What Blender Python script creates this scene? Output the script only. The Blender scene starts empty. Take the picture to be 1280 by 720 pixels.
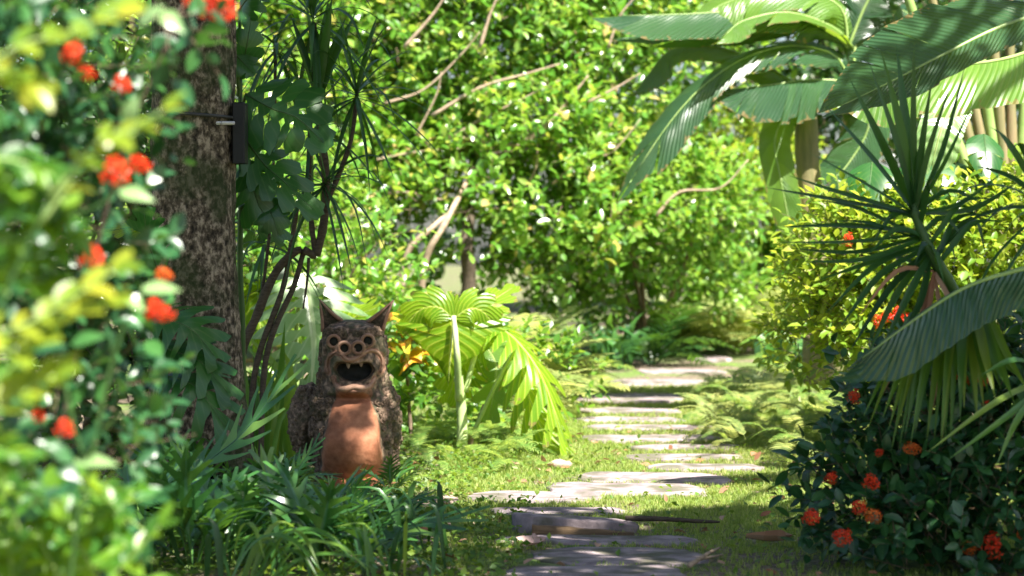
import bpy, math, random
import numpy as np
from mathutils import Vector, Matrix, noise

random.seed(11)
rng = np.random.default_rng(11)
sc = bpy.context.scene
COL = sc.collection
rad = math.radians

# ------------------------------------------------------------------ camera, sky, sun, exposure
F = 85.0 / 36.0 * 1280.0          # focal length in photo pixels
H, HORIZON = 1.2, 330.0           # eye height, row of the horizon in the photo
cam_data = bpy.data.cameras.new("camera")
cam_data.lens, cam_data.sensor_width = 85.0, 36.0
cam_data.clip_start, cam_data.clip_end = 0.05, 2000.0
cam_data.dof.use_dof = True
cam_data.dof.focus_distance = 11.6
cam_data.dof.aperture_fstop = 2.5
cam = bpy.data.objects.new("camera", cam_data)
cam.location = (0, 0, H)
cam.rotation_euler = (math.pi / 2 - math.atan((360 - HORIZON) / F), 0, 0)
COL.objects.link(cam)
sc.camera = cam

SUN_EL, SUN_AZ = 58.0, 140.0       # azimuth from +Y towards +X
to_sun = Vector((math.sin(rad(SUN_AZ)) * math.cos(rad(SUN_EL)), math.cos(rad(SUN_AZ)) * math.cos(rad(SUN_EL)), math.sin(rad(SUN_EL))))
world = bpy.data.worlds.new("World")
sc.world = world
world.use_nodes = True
wn = world.node_tree
sky = wn.nodes.new("ShaderNodeTexSky")
sky.sky_type = 'NISHITA'
sky.sun_disc = False
sky.sun_elevation = rad(SUN_EL)
sky.sun_rotation = rad(SUN_AZ)
sky.air_density, sky.dust_density, sky.ozone_density = 1.0, 2.0, 0.6
bg = wn.nodes["Background"]
bg.inputs[1].default_value = 0.055
wn.links.new(sky.outputs[0], bg.inputs[0])
sun_data = bpy.data.lights.new("sun", 'SUN')
sun_data.energy, sun_data.angle, sun_data.color = 5.0, rad(0.55), (1.0, 0.95, 0.86)
sun = bpy.data.objects.new("sun", sun_data)
sun.rotation_euler = (-to_sun).to_track_quat('-Z', 'Y').to_euler()
sun.location = to_sun * 60
COL.objects.link(sun)
sc.view_settings.view_transform = 'Standard'
sc.view_settings.look = 'None'
sc.view_settings.exposure = 1.85
sc.view_settings.gamma = 1.0
try:
    sc.cycles.use_denoising = True
    sc.cycles.max_bounces = 10
    sc.cycles.transmission_bounces = 8
    sc.cycles.diffuse_bounces = 7
    sc.cycles.glossy_bounces = 2
    sc.cycles.sample_clamp_indirect = 6.0
    sc.cycles.caustics_reflective = sc.cycles.caustics_refractive = False
except Exception:
    pass


# ------------------------------------------------------------------ places
def P(px, py, Y):
    """A point of the garden Y metres ahead, that stands where the photograph shows (px, py)."""
    return Vector(((px - 640.0) / F * Y, Y, H - (py - HORIZON) / F * Y))


def gz(x, y):
    """Height of the ground: level near the path's start, then a gentle rise."""
    d = y - 12.5
    s = 0.5 * (d + math.sqrt(d * d + 1.5))
    z = 0.028 * min(s, 22.0)
    return z + 0.012 * noise.noise(Vector((x * .9, y * .9, 3.1))) * (1 if abs(x) < 30 and y < 60 else 0)


def ground_at(px, py):
    lo, hi = 5.0, 60.0
    for _ in range(50):
        m = (lo + hi) / 2
        if H - (py - HORIZON) / F * m - gz((px - 640) / F * m, m) > 0:
            lo = m
        else:
            hi = m
    return Vector(((px - 640) / F * lo, lo, gz((px - 640) / F * lo, lo)))


def base_of(px, Y):
    x = (px - 640) / F * Y
    return Vector((x, Y, gz(x, Y)))


# ------------------------------------------------------------------ materials
def nodes_of(name):
    m = bpy.data.materials.new(name)
    m.use_nodes = True
    nt = m.node_tree
    nt.nodes.clear()
    out = nt.nodes.new("ShaderNodeOutputMaterial")
    return m, nt, out


def N(nt, kind, **kw):
    n = nt.nodes.new(kind)
    for k, v in kw.items():
        if k.startswith("i_"):
            n.inputs[int(k[2:])].default_value = v
        else:
            setattr(n, k, v)
    return n


def mathn(nt, op, a, b=None, c=None):
    n = nt.nodes.new("ShaderNodeMath")
    n.operation = op
    for i, v in enumerate((a, b, c)):
        if v is None:
            continue
        if isinstance(v, (int, float)):
            n.inputs[i].default_value = v
        else:
            nt.links.new(v, n.inputs[i])
    return n.outputs[0]


def ramp(nt, fac, stops):
    r = nt.nodes.new("ShaderNodeValToRGB")
    el = r.color_ramp.elements
    while len(el) < len(stops):
        el.new(0.5)
    for e, (p, c) in zip(el, stops):
        e.position = p
        e.color = (*c, 1)
    nt.links.new(fac, r.inputs[0])
    return r.outputs[0]


def mixc(nt, fac, a, b, blend='MIX'):
    n = nt.nodes.new("ShaderNodeMix")
    n.data_type = 'RGBA'
    n.blend_type = blend
    for i, v in ((0, fac), (6, a), (7, b)):
        if isinstance(v, (int, float)):
            n.inputs[i].default_value = v
        elif isinstance(v, tuple):
            n.inputs[i].default_value = (*v, 1)
        else:
            nt.links.new(v, n.inputs[i])
    return n.outputs[2]


def leaf_mat(name, stops, trans=(0.3, 0.42, 0.03), tfac=0.45, rough=0.38, spec=0.5, vein=None, nveins=0, vein_tilt=0.25,
             vein_col=(0.3, 0.4, 0.12), rib=0.0, bump=0.0, blotch=None, drift=None, worn=0.0):
    """Thin leaf: gloss over diffuse, plus light coming through. Each leaf its own tint."""
    m, nt, out = nodes_of(name)
    L = nt.links
    geo = N(nt, "ShaderNodeNewGeometry")
    oi = N(nt, "ShaderNodeObjectInfo")
    r = mathn(nt, 'FRACT', mathn(nt, 'ADD', geo.outputs["Random Per Island"], oi.outputs["Random"]))
    col = ramp(nt, r, stops)
    tc = N(nt, "ShaderNodeTexCoord")
    nz = N(nt, "ShaderNodeTexNoise")
    nz.inputs["Scale"].default_value = 9.0
    nz.inputs["Detail"].default_value = 3.0
    L.new(geo.outputs["Position"], nz.inputs["Vector"])
    col = mixc(nt, 0.35, col, mixc(nt, nz.outputs[0], (0.45, 0.45, 0.4), (1.5, 1.5, 1.5)), 'MULTIPLY')
    if drift:
        nd = N(nt, "ShaderNodeTexNoise")
        nd.inputs["Scale"].default_value, nd.inputs["Detail"].default_value = 1.1, 2.0
        L.new(geo.outputs["Position"], nd.inputs["Vector"])
        dr = N(nt, "ShaderNodeMapRange")
        dr.inputs[1].default_value, dr.inputs[2].default_value = .45, .62
        L.new(nd.outputs[0], dr.inputs[0])
        col = mixc(nt, dr.outputs[0], col, mixc(nt, 1.0, col, drift, 'MULTIPLY'))
    uv = N(nt, "ShaderNodeUVMap")
    sx = N(nt, "ShaderNodeSeparateXYZ")
    L.new(uv.outputs[0], sx.inputs[0])
    au = mathn(nt, 'ABSOLUTE', mathn(nt, 'SUBTRACT', sx.outputs[0], 0.5))
    height = None
    if worn:
        nw = N(nt, "ShaderNodeTexNoise")
        nw.inputs["Scale"].default_value, nw.inputs["Detail"].default_value = 26.0, 4.0
        L.new(geo.outputs["Position"], nw.inputs["Vector"])
        wf = mathn(nt, 'GREATER_THAN', mathn(nt, 'ADD', au, mathn(nt, 'MULTIPLY', mathn(nt, 'SUBTRACT', nw.outputs[0], .5), .35)), .5 - worn * .2)
        col = mixc(nt, mathn(nt, 'MULTIPLY', wf, .8), col, (.26, .17, .07))
    if blotch:
        nb = N(nt, "ShaderNodeTexNoise")
        nb.inputs["Scale"].default_value = 18.0
        L.new(geo.outputs["Position"], nb.inputs["Vector"])
        bf = mathn(nt, 'MULTIPLY', mathn(nt, 'GREATER_THAN', nb.outputs[0], 0.56), 0.9)
        col = mixc(nt, bf, col, blotch)
    tcol = mixc(nt, 0.55, trans, col, 'MIX')
    tcol = mixc(nt, 1.0, tcol, mixc(nt, r, (0.75, 0.75, 0.75), (1.25, 1.2, 1.0)), 'MULTIPLY')
    if nveins:
        ph = mathn(nt, 'MULTIPLY', mathn(nt, 'SUBTRACT', sx.outputs[1], mathn(nt, 'MULTIPLY', au, vein_tilt * 2)), nveins)
        tri = mathn(nt, 'ABSOLUTE', mathn(nt, 'SUBTRACT', mathn(nt, 'FRACT', ph), 0.5))
        vf = mathn(nt, 'MULTIPLY', mathn(nt, 'POWER', mathn(nt, 'MAXIMUM', mathn(nt, 'SUBTRACT', 1.0, mathn(nt, 'MULTIPLY', tri, 5.5)), 0.0), 1.5), vein or 0.4)
        col = mixc(nt, vf, col, vein_col)
        tcol = mixc(nt, vf, tcol, vein_col)
        height = tri
    if rib:
        rf = mathn(nt, 'MULTIPLY', mathn(nt, 'LESS_THAN', au, rib), 0.8)
        col = mixc(nt, rf, col, vein_col)
        tcol = mixc(nt, rf, tcol, vein_col)
    bs = N(nt, "ShaderNodeBsdfPrincipled")
    L.new(col, bs.inputs["Base Color"])
    bs.inputs["Roughness"].default_value = rough
    bs.inputs["Specular IOR Level"].default_value = spec
    tr = N(nt, "ShaderNodeBsdfTranslucent")
    L.new(tcol, tr.inputs[0])
    if bump and height is not None:
        bp = N(nt, "ShaderNodeBump")
        bp.inputs["Strength"].default_value = bump
        bp.inputs["Distance"].default_value = 0.02
        L.new(height, bp.inputs["Height"])
        L.new(bp.outputs[0], bs.inputs["Normal"])
    mx = N(nt, "ShaderNodeMixShader", i_0=tfac)
    L.new(bs.outputs[0], mx.inputs[1])
    L.new(tr.outputs[0], mx.inputs[2])
    L.new(mx.outputs[0], out.inputs[0])
    return m


def solid_mat(name, stops, scale=12.0, detail=6.0, rough=0.85, bump=0.4, bdist=0.02, spec=0.3, second=None, stretch=(1, 1, 1)):
    """Rough solid stuff with noise in colour and relief. second = (colour, scale, threshold, strength)."""
    m, nt, out = nodes_of(name)
    L = nt.links
    geo = N(nt, "ShaderNodeNewGeometry")
    mp = N(nt, "ShaderNodeMapping")
    mp.inputs["Scale"].default_value = stretch
    L.new(geo.outputs["Position"], mp.inputs[0])
    nz = N(nt, "ShaderNodeTexNoise")
    nz.inputs["Scale"].default_value, nz.inputs["Detail"].default_value = scale, detail
    nz.inputs["Roughness"].default_value = 0.65
    L.new(mp.outputs[0], nz.inputs["Vector"])
    col = ramp(nt, nz.outputs[0], stops)
    if second:
        c2, s2, th, st = second
        n2 = N(nt, "ShaderNodeTexNoise")
        n2.inputs["Scale"].default_value, n2.inputs["Detail"].default_value = s2, 5.0
        L.new(geo.outputs["Position"], n2.inputs["Vector"])
        mr = N(nt, "ShaderNodeMapRange")
        mr.inputs[1].default_value, mr.inputs[2].default_value = th - .06, th + .06
        mr.inputs[4].default_value = st
        L.new(n2.outputs[0], mr.inputs[0])
        col = mixc(nt, mr.outputs[0], col, c2)
    bs = N(nt, "ShaderNodeBsdfPrincipled")
    L.new(col, bs.inputs["Base Color"])
    bs.inputs["Roughness"].default_value = rough
    bs.inputs["Specular IOR Level"].default_value = spec
    if bump:
        bp = N(nt, "ShaderNodeBump")
        bp.inputs["Strength"].default_value, bp.inputs["Distance"].default_value = bump, bdist
        L.new(nz.outputs[0], bp.inputs["Height"])
        L.new(bp.outputs[0], bs.inputs["Normal"])
    L.new(bs.outputs[0], out.inputs[0])
    return m


M = {}
M['thicket'] = leaf_mat("thicket_leaf", [(0, (.07, .22, .02)), (.5, (.14, .34, .03)), (.9, (.28, .45, .07)), (.97, (.5, .46, .09)), (1, (.6, .42, .16))], trans=(.54, .76, .07), tfac=.44, rough=.27, spec=.9, drift=(1.05, 1.0, 1.4))
M['hedge'] = leaf_mat("hedge_leaf", [(0, (.08, .24, .025)), (.5, (.16, .36, .04)), (1, (.32, .48, .08))], trans=(.5, .72, .07), tfac=.46, rough=.36, spec=.6)
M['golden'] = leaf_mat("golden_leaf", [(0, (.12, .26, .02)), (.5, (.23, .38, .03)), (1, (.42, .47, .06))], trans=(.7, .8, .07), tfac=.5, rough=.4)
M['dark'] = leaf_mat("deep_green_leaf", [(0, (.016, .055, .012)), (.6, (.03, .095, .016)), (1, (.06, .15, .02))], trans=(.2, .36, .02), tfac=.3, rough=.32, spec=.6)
M['ixora'] = leaf_mat("ixora_leaf", [(0, (.014, .065, .022)), (.6, (.028, .11, .04)), (1, (.05, .16, .035))], trans=(.16, .36, .03), tfac=.25, rough=.34, spec=.6, rib=.03, vein_col=(.08, .2, .06))
M['spring'] = leaf_mat("spring_leaf", [(0, (.035, .13, .02)), (.5, (.075, .22, .02)), (1, (.18, .32, .03))], trans=(.5, .68, .04), tfac=.5, rough=.35, spec=.6)
M['yellow'] = leaf_mat("yellow_leaf", [(0, (.13, .24, .02)), (.6, (.26, .34, .03)), (1, (.4, .4, .04))], trans=(.6, .68, .05), tfac=.45, rough=.35)
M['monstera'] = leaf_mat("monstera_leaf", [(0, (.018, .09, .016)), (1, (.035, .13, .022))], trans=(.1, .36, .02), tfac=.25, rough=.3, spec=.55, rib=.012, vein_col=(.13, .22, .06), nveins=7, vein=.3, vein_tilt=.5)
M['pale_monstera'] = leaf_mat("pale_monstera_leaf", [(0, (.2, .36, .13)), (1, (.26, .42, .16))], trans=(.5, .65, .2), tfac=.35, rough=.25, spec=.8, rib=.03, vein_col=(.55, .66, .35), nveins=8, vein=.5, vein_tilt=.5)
M['philodendron'] = leaf_mat("philodendron_leaf", [(0, (.13, .3, .01)), (1, (.21, .36, .012))], trans=(.62, .76, .02), tfac=.55, rough=.33, rib=.02, vein_col=(.7, .74, .1), nveins=9, vein=.55, vein_tilt=.45, bump=.4, worn=.12)
M['banana'] = leaf_mat("banana_leaf", [(0, (.028, .085, .04)), (1, (.045, .12, .045))], trans=(.38, .6, .03), tfac=.4, rough=.3, spec=.6, rib=.018, vein_col=(.16, .26, .1), nveins=42, vein=.22, vein_tilt=.12, bump=.7, worn=.02)
M['banana_shade'] = leaf_mat("shaded_banana_leaf", [(0, (.03, .09, .05)), (1, (.04, .11, .055))], trans=(.3, .5, .06), tfac=.25, rough=.26, spec=.8, rib=.02, vein_col=(.2, .28, .16), nveins=36, vein=.25, vein_tilt=.12, bump=.9)  # copy for a leaf in shade, bluish sky sheen put into its colour
M['banana_bright'] = leaf_mat("sunlit_banana_leaf", [(0, (.09, .22, .03)), (1, (.14, .28, .035))], trans=(.6, .8, .04), tfac=.5, rough=.32, spec=.6, rib=.02, vein_col=(.5, .6, .2), nveins=36, vein=.25, vein_tilt=.12, bump=.5, worn=.04)  # brighter copy, sun shining through the leaf put into its colour
M['blade'] = leaf_mat("blade_leaf", [(0, (.016, .06, .018)), (.7, (.03, .1, .025)), (1, (.05, .14, .025))], trans=(.2, .42, .02), tfac=.3, rough=.36, spec=.5)
M['old_blade'] = leaf_mat("old_blade_leaf", [(0, (.04, .13, .015)), (.7, (.09, .2, .02)), (1, (.2, .27, .03))], trans=(.4, .58, .03), tfac=.5, rough=.4)
M['strap'] = leaf_mat("strap_leaf", [(0, (.06, .2, .03)), (.6, (.12, .28, .04)), (1, (.3, .4, .06))], trans=(.5, .7, .05), tfac=.45, rough=.33, spec=.7)
M['fern'] = leaf_mat("fern_frond", [(0, (.12, .26, .05)), (.6, (.2, .33, .07)), (1, (.32, .42, .1))], trans=(.6, .72, .12), tfac=.5, rough=.42)
M['pale_fern'] = leaf_mat("pale_fern_frond", [(0, (.2, .3, .09)), (.6, (.3, .38, .12)), (1, (.42, .44, .15))], trans=(.8, .85, .28), tfac=.5, rough=.4)
M['wart'] = leaf_mat("lobed_fern_frond", [(0, (.03, .12, .028)), (.6, (.06, .18, .036)), (1, (.14, .27, .05))], trans=(.22, .46, .03), tfac=.3, rough=.26, spec=.8, rib=.03, vein_col=(.09, .22, .1))
M['croton'] = leaf_mat("croton_leaf", [(0, (.7, .22, .015)), (.5, (.75, .4, .02)), (1, (.62, .55, .04))], trans=(.9, .5, .03), tfac=.45, rough=.35, blotch=(.3, .1, .01))
M['cover'] = leaf_mat("ground_cover_leaf", [(0, (.05, .14, .015)), (.6, (.11, .22, .025)), (1, (.2, .3, .04))], trans=(.45, .6, .05), tfac=.4, rough=.5)
M['grass'] = leaf_mat("grass_blade", [(0, (.17, .29, .05)), (.6, (.3, .4, .09)), (1, (.48, .48, .2))], trans=(.55, .66, .08), tfac=.45, rough=.55, spec=.3)
M['red'] = leaf_mat("red_petal", [(0, (.75, .035, .012)), (1, (.85, .09, .025))], trans=(.9, .12, .03), tfac=.3, rough=.5, spec=.3)
M['orange'] = leaf_mat("orange_petal", [(0, (.8, .13, .02)), (1, (.88, .24, .05))], trans=(.95, .3, .04), tfac=.3, rough=.5, spec=.3)
M['stalk'] = solid_mat("green_stalk", [(.3, (.18, .3, .07)), (.7, (.32, .42, .14))], scale=8, rough=.4, bump=.1, spec=.5)
M['white_stalk'] = solid_mat("pale_stalk", [(.3, (.3, .42, .14)), (.7, (.55, .62, .34))], scale=8, rough=.4, bump=.1, spec=.5)
M['dark_stalk'] = solid_mat("dark_stalk", [(.3, (.03, .08, .02)), (.7, (.06, .12, .03))], scale=8, rough=.45, bump=.1)
M['twig'] = solid_mat("twig_bark", [(.3, (.13, .09, .06)), (.7, (.3, .22, .16))], scale=20, rough=.9)
M['pale_branch'] = solid_mat("pale_branch_bark", [(.3, (.25, .18, .12)), (.7, (.5, .38, .28))], scale=20, rough=.9)
M['cane'] = solid_mat("cane_bark", [(.3, (.045, .034, .025)), (.7, (.13, .1, .07))], scale=25, rough=.85, stretch=(1, 1, 4))
M['bark'] = solid_mat("trunk_bark", [(.36, (.02, .015, .01)), (.49, (.12, .09, .062)), (.62, (.44, .35, .26))], scale=34, detail=10, rough=.95, bump=1.0, bdist=.03, second=((.03, .05, .012), 3.5, .53, .75), stretch=(1, 1, .75))
M['banana_stem'] = solid_mat("banana_stem_sheath", [(.3, (.1, .12, .04)), (.55, (.22, .19, .09)), (.75, (.3, .2, .12))], scale=14, rough=.6, stretch=(1, 1, .15))
M['stone'] = solid_mat("slab_stone", [(.28, (.12, .092, .097)), (.5, (.26, .21, .217)), (.72, (.42, .345, .345))], scale=11, detail=12, rough=.92, bump=.8, bdist=.015, second=((.075, .08, .035), 4.5, .55, .75))
M['pebble'] = solid_mat("pale_rock", [(.3, (.2, .14, .11)), (.7, (.42, .33, .28))], scale=10, rough=.9)
M['plank'] = solid_mat("rotten_wood", [(.3, (.07, .045, .025)), (.7, (.24, .16, .09))], scale=16, rough=.95, bump=.6, stretch=(.2, 1, 2.5))
M['terracotta'] = solid_mat("terracotta", [(.25, (.13, .052, .026)), (.5, (.3, .105, .05)), (.75, (.4, .17, .085))], scale=9, detail=8, rough=.75, bump=.35, bdist=.006, second=((.07, .06, .035), 6.0, .6, .6))
M['crust'] = solid_mat("weathered_clay", [(.3, (.03, .026, .02)), (.5, (.12, .09, .065)), (.7, (.36, .26, .19))], scale=30, detail=8, rough=.9, bump=.5, bdist=.006, second=((.05, .06, .025), 7.0, .58, .5))
M['curl'] = solid_mat("chipped_clay", [(.3, (.04, .03, .02)), (.5, (.16, .11, .075)), (.7, (.45, .31, .22))], scale=45, detail=6, rough=.9, bump=.4, bdist=.005, second=((.055, .07, .03), 6.0, .56, .6))
M['lip'] = solid_mat("worn_clay", [(.3, (.2, .1, .065)), (.7, (.52, .32, .22))], scale=16, rough=.8, bump=.3, bdist=.004)
M['tooth'] = solid_mat("tooth_clay", [(.3, (.4, .28, .19)), (.7, (.62, .48, .36))], scale=16, rough=.8, bump=.2, bdist=.004)
M['cavity'] = solid_mat("dark_clay", [(.3, (.012, .014, .01)), (.7, (.03, .028, .02))], scale=16, rough=.95)  # plain dark clay colour for pupils and nostril hollows
M['black'] = solid_mat("black_plastic", [(.3, (.003, .003, .003)), (.7, (.006, .006, .006))], scale=30, rough=.5, bump=.05)
M['wire'] = solid_mat("grey_wire", [(.3, (.03, .03, .03)), (.7, (.06, .06, .06))], scale=30, rough=.5)
M['clip'] = solid_mat("white_clip", [(.3, (.5, .47, .45)), (.7, (.65, .62, .6))], scale=30, rough=.5)
M['dead'] = leaf_mat("dead_leaf", [(0, (.3, .13, .07)), (.5, (.42, .22, .13)), (1, (.5, .33, .25))], trans=(.5, .3, .15), tfac=.2, rough=.7, spec=.2)
M['pink_dead'] = leaf_mat("bleached_leaf", [(0, (.42, .28, .25)), (1, (.5, .35, .32))], trans=(.5, .3, .25), tfac=.15, rough=.6, spec=.3, rib=.03, vein_col=(.6, .5, .45))


def statue_mat():
    """One fired-clay skin: crusted brown, smooth terracotta belly, worn pale lips, mouth coloured dark; the painted zones are vertex attributes."""
    m, nt, out = nodes_of("statue_clay")
    L = nt.links
    geo = N(nt, "ShaderNodeNewGeometry")
    n1 = N(nt, "ShaderNodeTexNoise")
    n1.inputs["Scale"].default_value, n1.inputs["Detail"].default_value = 34.0, 8.0
    n2 = N(nt, "ShaderNodeTexNoise")
    n2.inputs["Scale"].default_value, n2.inputs["Detail"].default_value = 7.0, 6.0
    for n in (n1, n2):
        L.new(geo.outputs["Position"], n.inputs["Vector"])
    at = {}
    for k in ("belly", "lip", "mouth_dark"):
        a = N(nt, "ShaderNodeAttribute")
        a.attribute_name = k
        v = mathn(nt, 'ADD', a.outputs["Fac"], mathn(nt, 'MULTIPLY', mathn(nt, 'SUBTRACT', n2.outputs[0], .5), .7))
        r = N(nt, "ShaderNodeMapRange")
        r.inputs[1].default_value, r.inputs[2].default_value = .35, .65
        L.new(v, r.inputs[0])
        at[k] = r.outputs[0]
    crust = ramp(nt, n1.outputs[0], [(.32, (.032, .024, .016)), (.5, (.13, .086, .056)), (.68, (.42, .28, .19))])
    terra = ramp(nt, n2.outputs[0], [(.25, (.17, .06, .028)), (.5, (.42, .145, .065)), (.75, (.55, .23, .115))])
    terra = mixc(nt, .3, terra, ramp(nt, n1.outputs[0], [(.35, (.1, .05, .03)), (.65, (.5, .25, .15))]))
    lip = ramp(nt, n1.outputs[0], [(.3, (.13, .06, .035)), (.7, (.42, .22, .14))])
    mouth_dark = ramp(nt, n1.outputs[0], [(.3, (.012, .014, .01)), (.7, (.03, .028, .02))])
    moss = mathn(nt, 'MULTIPLY', mathn(nt, 'GREATER_THAN', n2.outputs[0], .53), .45)
    col = mixc(nt, moss, crust, (.065, .085, .035))
    for k, c in (("lip", lip), ("belly", terra), ("mouth_dark", mouth_dark)):
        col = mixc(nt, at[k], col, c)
    bs = N(nt, "ShaderNodeBsdfPrincipled")
    L.new(col, bs.inputs["Base Color"])
    bs.inputs["Roughness"].default_value = .8
    bp = N(nt, "ShaderNodeBump")
    bp.inputs["Strength"].default_value, bp.inputs["Distance"].default_value = .45, .006
    L.new(n1.outputs[0], bp.inputs["Height"])
    L.new(bp.outputs[0], bs.inputs["Normal"])
    L.new(bs.outputs[0], out.inputs[0])
    return m


M['statue'] = statue_mat()


def ground_mat():
    m, nt, out = nodes_of("garden_soil")
    L = nt.links
    geo = N(nt, "ShaderNodeNewGeometry")
    n1 = N(nt, "ShaderNodeTexNoise")
    n1.inputs["Scale"].default_value, n1.inputs["Detail"].default_value = 30.0, 8.0
    n2 = N(nt, "ShaderNodeTexNoise")
    n2.inputs["Scale"].default_value, n2.inputs["Detail"].default_value = 1.6, 5.0
    for n in (n1, n2):
        L.new(geo.outputs["Position"], n.inputs["Vector"])
    soil = ramp(nt, n1.outputs[0], [(.3, (.06, .045, .03)), (.55, (.17, .125, .09)), (.75, (.36, .27, .21))])
    moss = ramp(nt, n1.outputs[0], [(.3, (.05, .1, .015)), (.7, (.15, .22, .04))])
    f = N(nt, "ShaderNodeMapRange")
    f.inputs[1].default_value, f.inputs[2].default_value = .42, .58
    L.new(n2.outputs[0], f.inputs[0])
    bs = N(nt, "ShaderNodeBsdfPrincipled")
    L.new(mixc(nt, f.outputs[0], soil, moss), bs.inputs["Base Color"])
    bs.inputs["Roughness"].default_value = .95
    bp = N(nt, "ShaderNodeBump")
    bp.inputs["Strength"].default_value, bp.inputs["Distance"].default_value = .8, .03
    L.new(n1.outputs[0], bp.inputs["Height"])
    L.new(bp.outputs[0], bs.inputs["Normal"])
    L.new(bs.outputs[0], out.inputs[0])
    return m


M['ground'] = ground_mat()


# ------------------------------------------------------------------ object helpers
def tag(o, label=None, cat=None, group=None, kind=None):
    for k, v in (("label", label), ("category", cat), ("group", group), ("kind", kind)):
        if v:
            o[k] = v
    return o


def thing(name, label, cat, loc, group=None):
    o = bpy.data.objects.new(name, None)
    o.empty_display_size = .2
    o.location = loc
    COL.objects.link(o)
    return tag(o, label, cat, group)


def link(name, me, parent=None, loc=(0, 0, 0)):
    o = bpy.data.objects.new(name, me)
    o.location = loc
    if parent is not None:
        o.parent = parent
    COL.objects.link(o)
    return o


def mesh_np(name, V, loops, starts, mats, uv=None, smooth=True, midx=None):
    me = bpy.data.meshes.new(name)
    me.vertices.add(len(V))
    me.vertices.foreach_set("co", np.ascontiguousarray(V, np.float32).ravel())
    me.loops.add(len(loops))
    me.loops.foreach_set("vertex_index", np.ascontiguousarray(loops, np.int32))
    me.polygons.add(len(starts))
    me.polygons.foreach_set("loop_start", np.ascontiguousarray(starts, np.int32))
    me.polygons.foreach_set("use_smooth", np.full(len(starts), smooth, bool))
    if midx is not None:
        me.polygons.foreach_set("material_index", np.ascontiguousarray(midx, np.int32))
    if uv is not None:
        l = me.uv_layers.new(name="UVMap")
        l.data.foreach_set("uv", np.ascontiguousarray(uv, np.float32)[loops].ravel())
    for m in (mats if isinstance(mats, (list, tuple)) else [mats]):
        me.materials.append(m)
    me.update(calc_edges=True)
    return me


class MB:
    """Collects vertices, faces and uv of ONE mesh."""
    def __init__(s):
        s.v, s.f, s.uv, s.mi = [], [], [], []

    def add(s, v, f, uv=None, mi=0):
        n = len(s.v)
        s.v += [tuple(p) for p in v]
        s.uv += [tuple(q) for q in uv] if uv is not None else [(.25, .5)] * len(v)
        s.f += [tuple(n + i for i in q) for q in f]
        s.mi += [mi] * len(f)
        return s

    def tube(s, pts, radii, sides=7, mi=0, cap=True):
        pts = [Vector(p) for p in pts]
        if isinstance(radii, (int, float)):
            radii = [radii] * len(pts)
        v, f = [], []
        up = Vector((0.13, 0.31, 1)) if abs((pts[-1] - pts[0]).normalized().z) < .9 else Vector((1, .2, 0))
        for i, p in enumerate(pts):
            t = (pts[min(i + 1, len(pts) - 1)] - pts[max(i - 1, 0)]).normalized()
            a = t.cross(up).normalized()
            b = a.cross(t)
            for k in range(sides):
                an = 2 * math.pi * k / sides
                v.append(p + (a * math.cos(an) + b * math.sin(an)) * radii[i])
        for i in range(len(pts) - 1):
            for k in range(sides):
                k2 = (k + 1) % sides
                f.append((i * sides + k, i * sides + k2, (i + 1) * sides + k2, (i + 1) * sides + k))
        if cap:
            f.append(tuple(range(sides - 1, -1, -1)))
            f.append(tuple((len(pts) - 1) * sides + k for k in range(sides)))
        return s.add(v, f, mi=mi)

    def mesh(s, name, mats, origin=(0, 0, 0), smooth=True):
        V = np.array(s.v, np.float32) - np.array(origin, np.float32)
        loops = np.fromiter((i for q in s.f for i in q), np.int32)
        tot = np.array([len(q) for q in s.f], np.int32)
        starts = np.concatenate(([0], np.cumsum(tot)[:-1]))
        return mesh_np(name, V, loops, starts, mats, np.array(s.uv, np.float32), smooth, s.mi)

    def build(s, name, mats, parent=None, smooth=True):
        o = (0, 0, 0)
        if parent is not None:
            o = Vector(parent.location)
            if parent.parent is not None:
                o = o + parent.parent.location
        return link(name, s.mesh(name, mats, o, smooth), parent)


def smooth_path(pts, n):
    """Catmull-Rom through pts, n+1 samples."""
    pts = [Vector(p) for p in pts]
    if len(pts) == 2:
        return [pts[0].lerp(pts[1], i / n) for i in range(n + 1)]
    q = [pts[0] * 2 - pts[1]] + pts + [pts[-1] * 2 - pts[-2]]
    out = []
    for i in range(n + 1):
        u = i / n * (len(pts) - 1)
        k = min(int(u), len(pts) - 2)
        t = u - k
        a, b, c, d = q[k:k + 4]
        out.append(.5 * ((2 * b) + (c - a) * t + (2 * a - 5 * b + 4 * c - d) * t * t + (3 * b - a - 3 * c + d) * t ** 3))
    return out


def rv(s=1.0):
    return Vector((random.uniform(-1, 1), random.uniform(-1, 1), random.uniform(-1, 1))) * s


# ------------------------------------------------------------------ leaves
class Rib:
    """A leaf's midrib: position, side and normal at any t, going straight on past its tip."""
    def __init__(s, pts, normal, n=32):
        s.p = smooth_path(pts, n)
        s.n = n
        s.normal = Vector(normal).normalized()

    def at(s, t):
        u = t * s.n
        k = max(0, min(int(u), s.n - 1))
        p = s.p[k].lerp(s.p[k + 1], u - k) if 0 <= u <= s.n else (s.p[k] + (s.p[k + 1] - s.p[k]) * (u - k))
        a, b = max(0, k - 1), min(s.n, k + 2)
        T = (s.p[b] - s.p[a]).normalized()
        S = T.cross(s.normal)
        S = S.normalized() if S.length > 1e-4 else T.orthogonal().normalized()
        return p, S, S.cross(T)


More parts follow.
